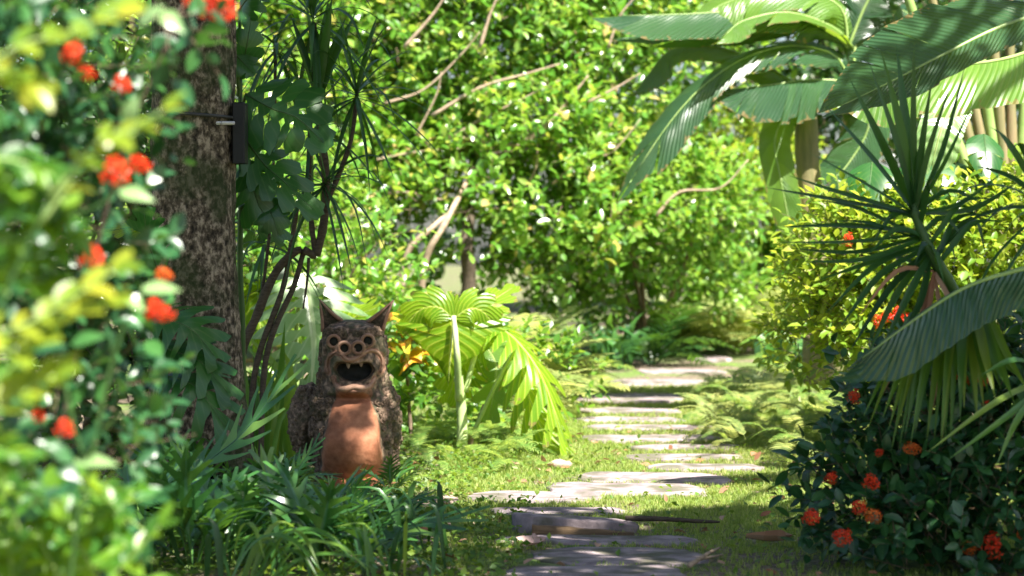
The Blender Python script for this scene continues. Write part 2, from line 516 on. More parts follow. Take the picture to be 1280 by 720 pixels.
def lobed_leaf(pts, normal, width, cuts, u0=1.0, gap=.0, fwd=.0, fold=.15, curl=.2, end='round', nu=7, na=3, sway=0.0, pleat=0.0, npleat=30,
               sides=(1.0, 1.0), hole=0.0, rib_r=0.0, mb=None):
    """A big leaf with its blade cut into lobes: width(t) half-width; cuts = t values between lobes; u0 = where the lobes part."""
    rib = Rib(pts, normal)
    mb = mb or MB()
    for si, sd in enumerate((-1, 1)):
        for k in range(len(cuts) - 1):
            a, b = cuts[k], cuts[k + 1]
            tc, half = (a + b) / 2, (b - a) / 2
            sw = random.uniform(-sway, sway)
            v, uv, f = [], [], []
            for j in range(nu + 1):
                u = j / nu
                if u <= u0:
                    g = 1.0 - (hole * math.exp(-((u - .27) / .07) ** 2) if hole else 0)
                else:
                    q = (u - u0) / (1 - u0 + 1e-6)
                    if end == 'point':
                        g = (1 - gap * min(1, q * 4)) * (1 - q) ** .8 + .02
                    else:
                        g = (1 - gap * min(1, q * 3)) * math.sqrt(max(0.03, 1 - q ** 3.5))
                for c in range(na):
                    cc = -1 + 2 * c / (na - 1)
                    tb = max(0.0, min(1.0, tc + cc * half))
                    t = tc + fwd * u ** 1.3 + cc * half * g
                    p, S, Nn = rib.at(t)
                    w = width(tb) * sides[si]
                    if u > u0:
                        w = w * .5 + width(max(0, min(1, tc))) * sides[si] * .5
                    z = w * (u * math.sin(fold) - (curl + sw) * u * u)
                    if pleat:
                        z += pleat * math.sin(tb * npleat * 6.283 - u * 3) * min(1, u * 4)
                    v.append(p + S * (sd * w * u * math.cos(fold)) + Nn * z)
                    uv.append((.5 + sd * u * .5, max(0, min(1, tb + fwd * u * .5))))
            for j in range(nu):
                for c in range(na - 1):
                    i = j * na + c
                    q = (i, i + 1, i + na + 1, i + na)
                    f.append(q if sd > 0 else q[::-1])
            mb.add(v, f, uv)
    if rib_r:
        mb.tube([q for q in rib.p[::4]], [rib_r * (1 - .8 * i / (len(rib.p[::4]) - 1)) for i in range(len(rib.p[::4]))], 5, mi=1)
    return mb


def ribbon(mb, pts, normal, w, fold=.25, n=9, taper=.75, base=.55, mi=0):
    """A strap or sword leaf along pts: two strips folded along the middle."""
    rib = Rib(pts, normal, 16)
    v, uv, f = [], [], []
    for i in range(n + 1):
        t = i / n
        p, S, Nn = rib.at(t)
        ww = w * (base + (1 - base) * min(1, t * 4)) * (1 if t < taper else max(.02, 1 - ((t - taper) / (1 - taper)) ** 1.3))
        v += [p - S * ww * math.cos(fold) + Nn * ww * math.sin(fold), p, p + S * ww * math.cos(fold) + Nn * ww * math.sin(fold)]
        uv += [(0, t), (.5, t), (1, t)]
    for i in range(n):
        for c in range(2):
            f.append((i * 3 + c, i * 3 + c + 1, i * 3 + c + 4, i * 3 + c + 3))
    return mb.add(v, f, uv, mi)


def oval(rows, widths, fold, bend, twist=0.0):
    """Template of a simple leaf, 1 long along +Y, face up +Z: (V, faces, uv)."""
    V, uv, faces = [], [], []
    prev = None
    for t, w in zip(rows, widths):
        z = -bend * t * t
        if w == 0:
            idx = [len(V)]
            V.append((0, t, z)); uv.append((.5, t))
        else:
            idx = [len(V), len(V) + 1, len(V) + 2]
            tw = twist * t
            V += [(-w, t, z + w * (fold + tw)), (0, t, z), (w, t, z + w * (fold - tw))]
            uv += [(0, t), (.5, t), (1, t)]
        if prev:
            if len(prev) == 1 and len(idx) == 3:
                faces += [(prev[0], idx[1], idx[0]), (prev[0], idx[2], idx[1])]
            elif len(prev) == 3 and len(idx) == 3:
                faces += [(prev[0], prev[1], idx[1], idx[0]), (prev[1], prev[2], idx[2], idx[1])]
            elif len(prev) == 3:
                faces += [(prev[0], prev[1], idx[0]), (prev[1], prev[2], idx[0])]
        prev = idx
    return np.array(V, np.float32), faces, np.array(uv, np.float32)


R4, R3, R5 = (0, .35, .72, 1), (0, .5, 1), (0, .14, .38, .65, .88, 1)
TEMPL = {
    'small': [oval(R4, (0, .26, .2, 0), f, b, tw) for f, b, tw in ((.25, .1, .1), (.4, .3, -.2), (.1, .02, .2), (.5, .18, 0))],
    'mid': [oval(R5, (0, .17, .27, .25, .13, 0), f, b, tw) for f, b, tw in ((.25, .08, .1), (.42, .25, -.15), (.12, .0, .15), (.5, .15, 0))],
    'long': [oval(R5, (0, .07, .12, .11, .055, 0), f, b, tw) for f, b, tw in ((.3, .2, .1), (.4, .45, -.2), (.2, .05, .2), (.4, .3, 0))],
    'tiny': [oval(R3, (0, .36, 0), f, b) for f, b in ((.3, .1), (.1, .3), (.5, 0))],
}


def frames(d, n):
    """(N,3) directions and normals -> (N,3,3) matrices with columns X, Y=d, Z~n."""
    y = d / (np.linalg.norm(d, axis=1, keepdims=True) + 1e-9)
    z = n - y * np.sum(n * y, axis=1, keepdims=True)
    z /= np.linalg.norm(z, axis=1, keepdims=True) + 1e-9
    x = np.cross(y, z)
    return np.stack([x, y, z], axis=2)


def unit(n):
    v = rng.normal(size=(n, 3))
    return v / np.linalg.norm(v, axis=1, keepdims=True)


def joined(name, kind, pos, rot, scale, mat, origin):
    """All given leaves as one mesh."""
    tl = TEMPL[kind]
    var = rng.integers(0, len(tl), len(pos))
    Vs, Ls, Ss, Us = [], [], [], []
    nv = nl = 0
    for k, (tv, tf, tu) in enumerate(tl):
        s = var == k
        n = int(s.sum())
        if not n:
            continue
        V = np.einsum('nij,vj->nvi', rot[s] * scale[s][:, None, None], tv) + pos[s][:, None, :] - np.array(origin)[None, None, :]
        fl = np.array([i for q in tf for i in q])
        tot = np.array([len(q) for q in tf])
        st = np.concatenate(([0], np.cumsum(tot)[:-1]))
        Ls.append((fl[None, :] + (np.arange(n) * len(tv))[:, None]).ravel() + nv)
        Ss.append((st[None, :] + (np.arange(n) * len(fl))[:, None]).ravel() + nl)
        Vs.append(V.reshape(-1, 3))
        Us.append(np.tile(tu, (n, 1)))
        nv += n * len(tv)
        nl += n * len(fl)
    return mesh_np(name, np.concatenate(Vs), np.concatenate(Ls), np.concatenate(Ss), mat, np.concatenate(Us))


SINGLE = {}


def single_mesh(kind, k, mat):
    key = (kind, k, mat.name)
    if key not in SINGLE:
        tv, tf, tu = TEMPL[kind][k]
        loops = np.array([i for q in tf for i in q])
        tot = np.array([len(q) for q in tf])
        SINGLE[key] = mesh_np("leaf_" + kind, tv, loops, np.concatenate(([0], np.cumsum(tot)[:-1])), mat, tu)
    return SINGLE[key]


def in_frame(pos, margin=0):
    px = 640 + pos[:, 0] / pos[:, 1] * F
    py = HORIZON - (pos[:, 2] - H) / pos[:, 1] * F
    return (px > -margin) & (px < 1280 + margin) & (py > -margin) & (py < 720 + margin) & (pos[:, 1] > .5)


def put_leaves(root, kind, pos, rot, scale, mat, single=300, part="leaf", mass="leaves"):
    """The leaves that show largest as parts of root, the rest as one part."""
    if len(pos) == 0:
        return
    o = np.array(root.location)
    score = np.where(in_frame(pos), scale / np.maximum(pos[:, 1], .5), 0) * rng.uniform(.9, 1.0, len(pos)) / np.maximum(pos[:, 1], .5)
    order = np.argsort(-score)
    pick = [i for i in order[:single] if score[i] > 0]
    nt = len(TEMPL[kind])
    for i in pick:
        ob = bpy.data.objects.new(part, single_mesh(kind, int(rng.integers(0, nt)), mat))
        m = Matrix([[*(rot[i][r] * scale[i]), pos[i][r] - o[r]] for r in range(3)] + [[0, 0, 0, 1]])
        ob.parent = root
        ob.matrix_basis = m
        COL.objects.link(ob)
    rest = np.ones(len(pos), bool)
    rest[pick] = False
    if rest.any():
        b = link(mass, joined(mass, kind, pos[rest], rot[rest], scale[rest], mat, o), root)
        b['kind'] = 'stuff'


def sprays(centres, dirs, leaf, per=7, up=.5, spread=1.0, vary=.35, gap=.42):
    """Leaves along twigs: centres, dirs (N,3) -> pos, rot, scale of every leaf and the twig ends."""
    n = len(centres)
    d = dirs / (np.linalg.norm(dirs, axis=1, keepdims=True) + 1e-9)
    a = np.cross(d, unit(n))
    a /= np.linalg.norm(a, axis=1, keepdims=True) + 1e-9
    b = np.cross(d, a)
    P_, D_, N_ = [], [], []
    for j in range(per):
        an = j * 2.4 + rng.uniform(-.4, .4, n)
        side = a * np.cos(an)[:, None] + b * np.sin(an)[:, None]
        base = centres + d * (leaf * gap * j * rng.uniform(.8, 1.2, (n, 1)))
        f = .45 + .6 * j / per
        ld = d * f + side * spread * (1.15 - .5 * j / per) + rng.normal(0, .18, (n, 3))
        nn = d * .5 + np.array([0, 0, up * .8]) + np.array(to_sun) * .5 + rng.normal(0, .35, (n, 3)) - side * .1
        P_.append(base); D_.append(ld); N_.append(nn)
    pos, D, Nn = np.concatenate(P_), np.concatenate(D_), np.concatenate(N_)
    sc_ = leaf * rng.uniform(1 - vary, 1 + vary, len(pos))
    return pos, frames(D, Nn), sc_, centres - d * leaf * .8, centres + d * leaf * gap * per


def twigs_mesh(a, b, r, origin):
    """Three-sided twigs from a to b as one mesh."""
    n = len(a)
    d = b - a
    d /= np.linalg.norm(d, axis=1, keepdims=True) + 1e-9
    x = np.cross(d, unit(n)); x /= np.linalg.norm(x, axis=1, keepdims=True) + 1e-9
    y = np.cross(d, x)
    ring = [x * math.cos(t) + y * math.sin(t) for t in (0, 2.094, 4.189)]
    V = np.stack([a + q * r for q in ring] + [b + q * r * .4 for q in ring], 1) - np.array(origin)
    f = np.array([0, 1, 4, 3, 1, 2, 5, 4, 2, 0, 3, 5])
    loops = (f[None] + (np.arange(n) * 6)[:, None]).ravel()
    return V.reshape(-1, 3), loops, np.arange(0, len(loops), 4)


def lump(p, s, seed):
    return noise.noise(Vector((p[0] * s + seed, p[1] * s, p[2] * s)))


def blob_points(blobs, n, front=.6, inner=.22, seed=0., lumps=.28, ls=1.3):
    """Points and outward directions on and inside lumpy ellipsoids; more of them on the side towards the path."""
    vol = np.array([(r[0] * r[2] + r[1] * r[2]) for _, r in blobs])
    cnt = rng.multinomial(n, vol / vol.sum())
    Ps, Ds = [], []
    for (c, r), k in zip(blobs, cnt):
        u = unit(k)
        flip = (u[:, 1] > 0.1) & (rng.random(k) < front)
        u[flip, 1] *= -1
        low = (u[:, 2] < -.5) & (rng.random(k) < .6)
        u[low, 2] *= -1
        rr = np.where(rng.random(k) < inner, rng.uniform(.45, .9, k), rng.uniform(.86, 1.06, k))
        c_, r_ = np.array(c), np.array(r)
        q = c_ + u * r_
        rr = rr * np.array([1 + lumps * lump(p, ls, seed) + lumps * .5 * lump(p, ls * 2.7, seed + 9) for p in q])
        p = c_ + u * r_ * rr[:, None]
        dn = u / r_
        dn /= np.linalg.norm(dn, axis=1, keepdims=True)
        Ps.append(p); Ds.append(dn)
    return np.concatenate(Ps), np.concatenate(Ds)


def limbs_to(mb, base, tips, r, sides=7, bendy=.12):
    for t in tips:
        d = Vector(t) - Vector(base)
        mids = [Vector(base) + d * q + rv(bendy * d.length * .5) + Vector((0, 0, d.length * .1 * math.sin(q * 3.1))) for q in (.33, .66)]
        pts = smooth_path([base] + mids + [t], 10)
        mb.tube(pts, [r * (1 - .75 * i / 10) for i in range(11)], sides)


def shrub(name, label, cat, root_loc, blobs, n, leaf, mat, kind='small', per=7, group=None, single=300, seed=0., stem_r=.03, nstem=6, front=.6,
          twig='twig', up=.5, lumps=.28, ls=1.3, inner=.22, stem_mat='twig', out=1.0, keep=None, floor=True, vary=.35):
    root = thing(name, label, cat, root_loc, group)
    p, d = blob_points(blobs, n, front, inner, seed, lumps, ls)
    if floor:
        ok = p[:, 2] > np.array([gz(x, y) for x, y in p[:, :2]]) + .04
        p, d = p[ok], d[ok]
    if keep is not None:
        ok = keep(p)
        p, d = p[ok], d[ok]
    dirs = d * out + np.array([0, 0, .35]) + rng.normal(0, .5, p.shape)
    pos, rot, scl, ta, tb = sprays(p, dirs, leaf, per, up, vary=vary)
    put_leaves(root, kind, pos, rot, scl, mat, single)
    V, lp, st = twigs_mesh(ta, tb, leaf * .035, root_loc)
    t = link("twigs", mesh_np("twigs", V, lp, st, M[twig]), root)
    t['kind'] = 'stuff'
    if nstem:
        mb = MB()
        for i in range(nstem):
            c, r = blobs[i % len(blobs)]
            tip = Vector(c) + Vector((random.uniform(-.6, .6) * r[0], random.uniform(-.6, .3) * r[1], random.uniform(-.2, .6) * r[2]))
            limbs_to(mb, Vector(root_loc) + Vector((random.uniform(-.1, .1), random.uniform(-.1, .1), -.05)), [tip], stem_r * random.uniform(.6, 1))
        mb.build("stems", M[stem_mat], root)
    return root


def flower_mesh(name, mat, seed):
    """A rounded head of small four-petalled flowers, about 1 across."""
    rs = random.Random(seed)
    mb = MB()
    for i in range(17):
        z = 1 - 1.1 * (i + .5) / 17
        an = i * 2.39996
        s = math.sqrt(max(0, 1 - z * z))
        n = Vector((s * math.cos(an), s * math.sin(an), z)).normalized()
        p = n * .42 * rs.uniform(.72, 1.2) + Vector((rs.uniform(-.06, .06), rs.uniform(-.06, .06), 0))
        a = n.orthogonal().normalized()
        b = n.cross(a)
        ph = rs.uniform(0, 6)
        for k in range(4):
            t = ph + k * math.pi / 2
            q, w = a * math.cos(t) + b * math.sin(t), a * -math.sin(t) + b * math.cos(t)
            L = .23 * rs.uniform(.8, 1.2)
            mb.add([p, p + q * L * .55 + w * L * .24 + n * .035, p + q * L - n * .01, p + q * L * .55 - w * L * .24 + n * .035], [(0, 1, 2, 3)])
        mb.add([p + a * .014, p - a * .014, n * .02], [(0, 1, 2)])
        mb.add([p + b * .014, p - b * .014, n * .02], [(0, 1, 2)])
    return mb.mesh(name, mat, smooth=False)


FLOWERS = {'red': [flower_mesh("flower_head", M['red'], i) for i in range(3)], 'orange': [flower_mesh("flower_head", M['orange'], i + 5) for i in range(3)]}


def flower(root, p, size, col='red', facing=(0, -.6, .6)):
    o = link("flower_head", random.choice(FLOWERS[col]), root, Vector(p) - root.location)
    o.rotation_mode = 'QUATERNION'
    o.rotation_quaternion = (Vector(facing) + rv(.35)).to_track_quat('Z', 'Y')
    o.scale = [size * random.uniform(.8, 1.25) for _ in range(3)]
    return o


# ------------------------------------------------------------------ ground, path and its slabs
def axis(lo, hi, d0, d1, step, far):
    a = list(np.arange(d0, d1 + 1e-6, step))
    s, x = step, d1
    while x < hi:
        s *= 1.35
        x += s
        a.append(x)
    s, x = step, d0
    while x > lo:
        s *= 1.35
        x -= s
        a.insert(0, x)
    return a


gx, gy = axis(-400, 400, -5, 5, .14, 0), axis(-30, 900, 6, 32, .16, 0)
mb = MB()
mb.v = [(x, y, gz(x, y)) for y in gy for x in gx]
mb.uv = [(0, 0)] * len(mb.v)
nx = len(gx)
mb.f = [(j * nx + i, j * nx + i + 1, (j + 1) * nx + i + 1, (j + 1) * nx + i) for j in range(len(gy) - 1) for i in range(nx - 1)]
mb.mi = [0] * len(mb.f)
ground = link("ground", mb.mesh("ground", M['ground']))
tag(ground, "brown soil and mossy earth of the garden floor", kind='structure')

# each slab: left, right, far edge and near edge as seen, slant of the far edge, height above the ground
SLABS = [(636, 848, 703, 729, 0, .017), (671, 877, 683, 706, 1.5, .017), (628, 866, 667, 681, 2, .017),
         (616, 776, 632.5, 644, 1, .017), (588, 753, 613, 627, 2, .017), (692, 879, 601, 621, 5, .017), (728, 906, 587, 606, 4, .017),
         (813, 949, 577, 589, 1, .017), (785, 925, 566, 575.5, 0, .017), (789, 923, 553.5, 562.5, 1, .017), (730, 895, 540.5, 552.5, 0, .017),
         (735, 890, 529.5, 538.5, 1, .017), (721, 853, 519.5, 527.5, 1, .017), (725, 850, 508, 517.5, 0, .017), (704, 850, 487, 505, 1, .017),
         (754, 882, 472, 483, 0, .017), (800, 905, 460, 467, 0, .017), (866, 912, 443, 452, 0, .017)]
path = MB()
left, right = [], []
for (x0, x1, ya, yb, sl, th) in SLABS:
    c = ground_at((x0 + x1) / 2, (ya + yb) / 2)
    left.append((c.x - .62, c.y)); right.append((c.x + .62, c.y))
left.insert(0, (left[0][0] - .2, 7.0)); right.insert(0, (right[0][0] - .2, 7.0))
left.append((left[-1][0] + .8, left[-1][1] + 5)); right.append((right[-1][0] + .8, right[-1][1] + 5))
L_, R_ = smooth_path([(x, y, 0) for x, y in left], 60), smooth_path([(x, y, 0) for x, y in right], 60)
v = []
for a, b in zip(L_, R_):
    for k in range(7):
        q = a.lerp(b, k / 6)
        edge = (k in (0, 6))
        v.append((q.x + (random.uniform(-.08, .08) if edge else 0), q.y, gz(q.x, q.y) + (-.01 if edge else .006)))
path.add(v, [(i * 7 + k, i * 7 + k + 1, (i + 1) * 7 + k + 1, (i + 1) * 7 + k) for i in range(60) for k in range(6)])
path_ob = link("path", path.mesh("path", M['ground']))
tag(path_ob, "garden path of rough stepping slabs winding uphill between plants", kind='structure')

SLAB_POLY = []


def slab(outline, zt, th, name="stone", mat=None, parent=None, tilt=(0, 0)):
    """A rough flat stone: uneven outline, chipped bevel, slightly hollow top."""
    mb = MB()
    n = len(outline)
    cx, cy = sum(p[0] for p in outline) / n, sum(p[1] for p in outline) / n
    rings = [(1.0, -th - .05), (1.02, -.3 * th), (.985, -.08 * th), (.95, 0.0), (.62, .002), (.28, -.001)]
    v = []
    for ri, (s, dz) in enumerate(rings):
        for i, (x, y) in enumerate(outline):
            q = 1 if ri < 2 else .6
            X, Y_ = cx + (x - cx) * s, cy + (y - cy) * s
            j = noise.noise(Vector((X * 9, Y_ * 9, ri * .7))) * .012 * q
            z = zt + dz + tilt[0] * (X - cx) + tilt[1] * (Y_ - cy) + noise.noise(Vector((X * 5, Y_ * 5, 7))) * .011
            v.append((X + j, Y_ + j, z))
    v.append((cx, cy, zt - .002))
    f = []
    for r in range(len(rings) - 1):
        for i in range(n):
            k = (i + 1) % n
            f.append((r * n + i, r * n + k, (r + 1) * n + k, (r + 1) * n + i))
    f += [((len(rings) - 1) * n + i, (len(rings) - 1) * n + (i + 1) % n, len(v) - 1) for i in range(n)]
    mb.add(v, f)
    return mb.build(name, mat or M['stone'], parent)


for (x0, x1, ya, yb, sl, th) in SLABS:
    m = (x0 + x1) / 2
    tb = th
    # corners where the slab's top stands, then an uneven outline through them
    def top(px, py):
        g = ground_at(px, py + th / max(6, g0.y) * F)
        return g
    g0 = ground_at(m, (ya + yb) / 2)
    near, far = top(m, yb), top(m, ya)
    depth, wl, wr = far.y - near.y, (x0 - 640) / F, (x1 - 640) / F
    mid = (far.y + near.y) / 2
    n = 26
    out = []
    ph = random.uniform(0, 6)
    for i in range(n):
        a = 2 * math.pi * i / n
        c, s = math.cos(a), math.sin(a)
        e = .4
        c, s = math.copysign(abs(c) ** e, c), math.copysign(abs(s) ** .75, s)
        k = 1 + .1 * math.sin(2 * a + ph) + .08 * math.sin(5 * a + 2 * ph) + random.uniform(-.08, .08)
        y = mid + s * depth / 2 * .8 * k + sl * .02 * -c * depth
        x = ((wl + wr) / 2 + c * (wr - wl) / 2 * 1.05 * (1 + random.uniform(-.04, .03))) * mid
        out.append((x, y))
    SLAB_POLY.append(np.array(out))
    zt = gz((wl + wr) / 2 * mid, mid) + th
    slab(out, zt, th, parent=path_ob, tilt=(random.uniform(-.012, .012), random.uniform(-.012, .02)))

# the split, raised step: a stone lying on a plank set on edge
stepY = ground_at(720, 671).y
a, b = P(642, 652, stepY + .25), P(800, 664, stepY + .15)
zt = .075
outl = [(P(x, 0, stepY).x, stepY + .02 + dy * .42) for x, dy in ((645, .42), (668, .47), (700, .46), (740, .4), (775, .34), (800, .2), (797, .1), (770, .07), (735, .03), (700, .02), (668, .02), (648, .16), (640, .3))]
SLAB_POLY.append(np.array(outl))
slab(outl, zt, .05, parent=path_ob, tilt=(-.06, 0))
st = MB()
x0, x1 = P(665, 0, stepY).x, P(792, 0, stepY).x
nseg = 14
v = []
for i in range(nseg + 1):
    q = i / nseg
    x = x0 + (x1 - x0) * q
    hgt = .068 * (1 - .55 * q) + .006 * noise.noise(Vector((x * 14, 0, 0)))
    for (dy, dz) in ((0, 0), (-.006, hgt * .5), (.002, hgt), (.055, hgt), (.06, 0)):
        v.append((x, stepY - .05 + dy + .01 * noise.noise(Vector((x * 9, dz * 30, 1))), gz(x, stepY) + dz - .012))
f = [(i * 5 + k, i * 5 + k + 1, (i + 1) * 5 + k + 1, (i + 1) * 5 + k) for i in range(nseg) for k in range(4)] + [(0, 1, 2, 3, 4), tuple(nseg * 5 + k for k in (4, 3, 2, 1, 0))]
st.add(v, f)
o = link("plank", st.mesh("plank", M['plank']))
tag(o, "brown weathered board on edge under the raised slab", "board")

# ------------------------------------------------------------------ grass and ground cover
def inside(pts, poly, grow=1.0):
    c = poly.mean(0)
    q = c + (poly - c) * grow
    r = np.zeros(len(pts), bool)
    j = len(q) - 1
    for i in range(len(q)):
        xi, yi, xj, yj = q[i, 0], q[i, 1], q[j, 0], q[j, 1]
        cond = ((yi > pts[:, 1]) != (yj > pts[:, 1])) & (pts[:, 0] < (xj - xi) * (pts[:, 1] - yi) / (yj - yi + 1e-12) + xi)
        r ^= cond
        j = i
    return r


def off_slabs(pts, grow):
    k = np.ones(len(pts), bool)
    for p in SLAB_POLY:
        k &= ~inside(pts, p, grow)
    return k


def ground_pts(n, xr, yr, dens=None, grow=.97):
    p = np.stack([rng.uniform(*xr, n), rng.uniform(*yr, n)], 1)
    p = p[off_slabs(p, grow)]
    if dens:
        d = np.array([dens(x, y) for x, y in p])
        p = p[rng.random(len(p)) < d]
    z = np.array([gz(x, y) for x, y in p])
    return np.concatenate([p, z[:, None]], 1)


def grass_density(x, y):
    px = 640 + x / y * F
    n = .5 + .9 * noise.noise(Vector((x * 1.7, y * 1.1, 5)))
    d = .75 + n * .5
    if y < 10.9:
        d *= .35 + .5 * max(0, n)
    if y < 10.0:
        d *= .45
    if px < 560 + 60 * noise.noise(Vector((x * 2, y, 0))):
        d *= .12
    return d


TEMPL['tuft'] = []
for s in range(4):
    rs = random.Random(s)
    V, Fc, U = [], [], []
    for i in range(6):
        an = rs.uniform(0, 6.28)
        r0, ln, lean = rs.uniform(0, .5), rs.uniform(.5, 1.1), rs.uniform(.2, .8)
        b = Vector((math.cos(i * 1.7) * r0, 0, math.sin(i * 1.7) * r0))
        w = Vector((math.cos(an), 0, math.sin(an))) * .07
        ld = Vector((-math.sin(an), 0, math.cos(an)))
        k = len(V)
        mid, tip = b + Vector((0, ln * .55, 0)) + ld * lean * .25, b + Vector((0, ln, 0)) + ld * lean
        V += [tuple(b - w), tuple(b + w), tuple(mid + w * .7), tuple(mid - w * .7), tuple(tip)]
        U += [(0, 0), (1, 0), (1, .5), (0, .5), (.5, 1)]
        Fc += [(k, k + 1, k + 2, k + 3), (k + 3, k + 2, k + 4)]
    TEMPL['tuft'].append((np.array(V, np.float32), Fc, np.array(U, np.float32)))

p = ground_pts(90000, (-1.3, 3.2), (8.8, 20), grass_density, .96)
d = np.tile(np.array([[0., 0, 1]]), (len(p), 1)) + rng.normal(0, .18, (len(p), 3))
g = link("grass", joined("grass", 'tuft', p, frames(d, unit(len(p))), rng.uniform(.014, .034, len(p)) * (1 + .02 * (p[:, 1] - 9)), M['grass'], (0, 0, 0)))
tag(g, "short pale green lawn grass beside the stepping slabs", "grass", kind='stuff')


def cover_density(x, y):
    px = 640 + x / y * F
    n = noise.noise(Vector((x * 3, y * 1.6, 1)))
    lim = 655 + 25 * n - (0 if y < 12.6 else 35)
    return (1.0 if px < lim else (.12 if px < lim + 200 else .05)) * (.75 + .5 * n)


p = ground_pts(34000, (-2.6, 1.5), (8.7, 16.5), cover_density)
p[:, 2] += rng.uniform(.0, .055, len(p))
d = unit(len(p)); d[:, 2] = np.abs(d[:, 2]) * .5
g = link("ground_cover", joined("ground_cover", 'tiny', p, frames(d, np.array([0, 0, 1.]) + rng.normal(0, .5, (len(p), 3))), rng.uniform(.02, .042, len(p)), M['cover'], (0, 0, 0)))
tag(g, "low creeping green ground cover along the near side of the slabs", "ground cover", kind='stuff')
p = ground_pts(900, (-1.6, 2.8), (8.8, 16), lambda x, y: .6)
p[:, 2] += .02
d = unit(len(p)); d[:, 2] *= .3
g = link("leaf_litter", joined("leaf_litter", 'small', p, frames(d, np.array([0, 0, 1.]) + rng.normal(0, .4, (len(p), 3))), rng.uniform(.03, .07, len(p)), M['dead'], (0, 0, 0)))
tag(g, "scattered brown fallen leaf litter on soil and grass", "leaf litter", kind='stuff')

# ------------------------------------------------------------------ things lying on the ground
def dead_leaf(px, py, L, w, an, mat, label, roll=.5, name="fallen_leaf"):
    g = ground_at(px, py)
    d = Vector((math.cos(an), math.sin(an), .0))
    pts = [g - d * L / 2 + Vector((0, 0, .035)), g + Vector((0, 0, .022)), g + d * L * .35 + Vector((0, 0, .03)), g + d * L / 2 + Vector((0, 0, .05))]
    m = lobed_leaf(pts, (0, -.3, 1), lambda t: w * math.sin(math.pi * min(1, .08 + t * .92)) ** .7, [0, .25, .5, .75, 1], curl=-roll, fold=.3, sway=.15, nu=4, rib_r=.003)
    o = link(name, m.mesh(name, [mat, M['twig']]))
    tag(o, label, "fallen leaf")


dead_leaf(662, 688, .15, .045, .35, M['pink_dead'], "pinkish dry leaf lying on the shaded slab edge", .3)
dead_leaf(962, 683, .2, .03, -.2, M['dead'], "curled rusty brown leaf on bare grass", .9)
g0 = ground_at(545, 630)
slab([(g0.x + .13 * math.cos(a) * random.uniform(.8, 1.1), g0.y + .2 * math.sin(a)) for a in np.linspace(0, 6.28, 12)[:-1]], gz(g0.x, g0.y) + .03, .05, name="flat_stone", mat=M['pebble'])
tag(bpy.data.objects["flat_stone"], "small pale flat stone in ground cover near the statue", "stone")
g0 = ground_at(700, 586)
mb = MB()
n = 12
v, f = [], []
for i in range(9):
    t = i / 8
    for k in range(n):
        a = 2 * math.pi * k / n
        r = math.sin(math.pi * (.04 + .92 * t)) ** .6
        v.append((g0.x + (t - .5) * .14, g0.y + math.cos(a) * .05 * r, g0.z + .02 + math.sin(a) * .036 * r + .012 * noise.noise(Vector((t * 5, a, 2)))))
for i in range(8):
    for k in range(n):
        f.append((i * n + k, i * n + (k + 1) % n, (i + 1) * n + (k + 1) % n, (i + 1) * n + k))
mb.add(v, f + [tuple(range(n)), tuple(8 * n + k for k in range(n))])
tag(link("round_stone", mb.mesh("round_stone", M['pebble'])), "rounded pale stone under the drooping philodendron leaf", "stone")
mb = MB()
a, b = ground_at(782, 668), ground_at(900, 666)
a.z, b.z = .075, .055
mb.tube(smooth_path([a, a.lerp(b, .4) + Vector((0, 0, .003)), a.lerp(b, .75) + Vector((0, .01, -.002)), b], 12), [.012, .013, .013, .012, .012, .011, .011, .01, .01, .009, .008, .007, .005], 6)
tag(link("stick", mb.mesh("stick", M['cane'])), "thin dark stick lying straight across the path's edge", "stick")
mb = MB()
a, b, c = ground_at(862, 717), ground_at(900, 694), ground_at(904, 703)
for q in (a, b, c):
    q.z += .03
mb.tube(smooth_path([a, a.lerp(b, .5) + Vector((.01, 0, .01)), b], 8), [.011 - .0008 * i for i in range(9)], 6)
mb.tube(smooth_path([a.lerp(b, .35), c], 6), [.008 - .0008 * i for i in range(7)], 6)
tag(link("forked_twig", mb.mesh("forked_twig", M['pale_branch'])), "pale forked twig lying at the edge of the nearest slabs", "twig")

# ------------------------------------------------------------------ the tree with the box
TY = 11.6
root = thing("shade_tree", "thick rough-barked tree trunk with mossy bark and black box", "tree", base_of(243, TY))
cx = [(242, 720), (243, 600), (244, 480), (242, 330), (241, 180), (242, 60), (240, -60), (236, -240)]
hw = [.34, .27, .222, .205, .198, .19, .19, .18]
cen = smooth_path([P(x, y, TY) for x, y in cx], 110)
cen[0].z = min(cen[0].z, -.1)
mb = MB()
n = 72
v, f = [], []
for i, c in enumerate(cen):
    q = i / 110 * (len(hw) - 1)
    k = min(int(q), len(hw) - 2)
    r = hw[k] + (hw[k + 1] - hw[k]) * (q - k)
    for j in range(n):
        a = 2 * math.pi * j / n
        d = Vector((math.cos(a), math.sin(a), 0))
        p_ = Vector((math.cos(a) * 2.2, math.sin(a) * 2.2, c.z * 1.1))
        rr = r * (1 + .07 * noise.noise(p_) + .05 * noise.noise(p_ * 3.1) + .035 * abs(noise.noise(Vector((p_.x * 5, p_.y * 5, c.z * 5)))) + .03 * noise.noise(Vector((p_.x * 13, p_.y * 13, c.z * 14))))
        rr += .05 * max(0, math.cos(a * 5 + 1)) * max(0, 1 - c.z / .7) * r
        v.append(c + d * rr)
for i in range(110):
    for j in range(n):
        f.append((i * n + j, i * n + (j + 1) % n, (i + 1) * n + (j + 1) % n, (i + 1) * n + j))
mb.add(v, f)
mb.build("trunk", M['bark'], root)

# its crown, above the picture: what shades the near path, the statue and the plants beside it
SHADE = []


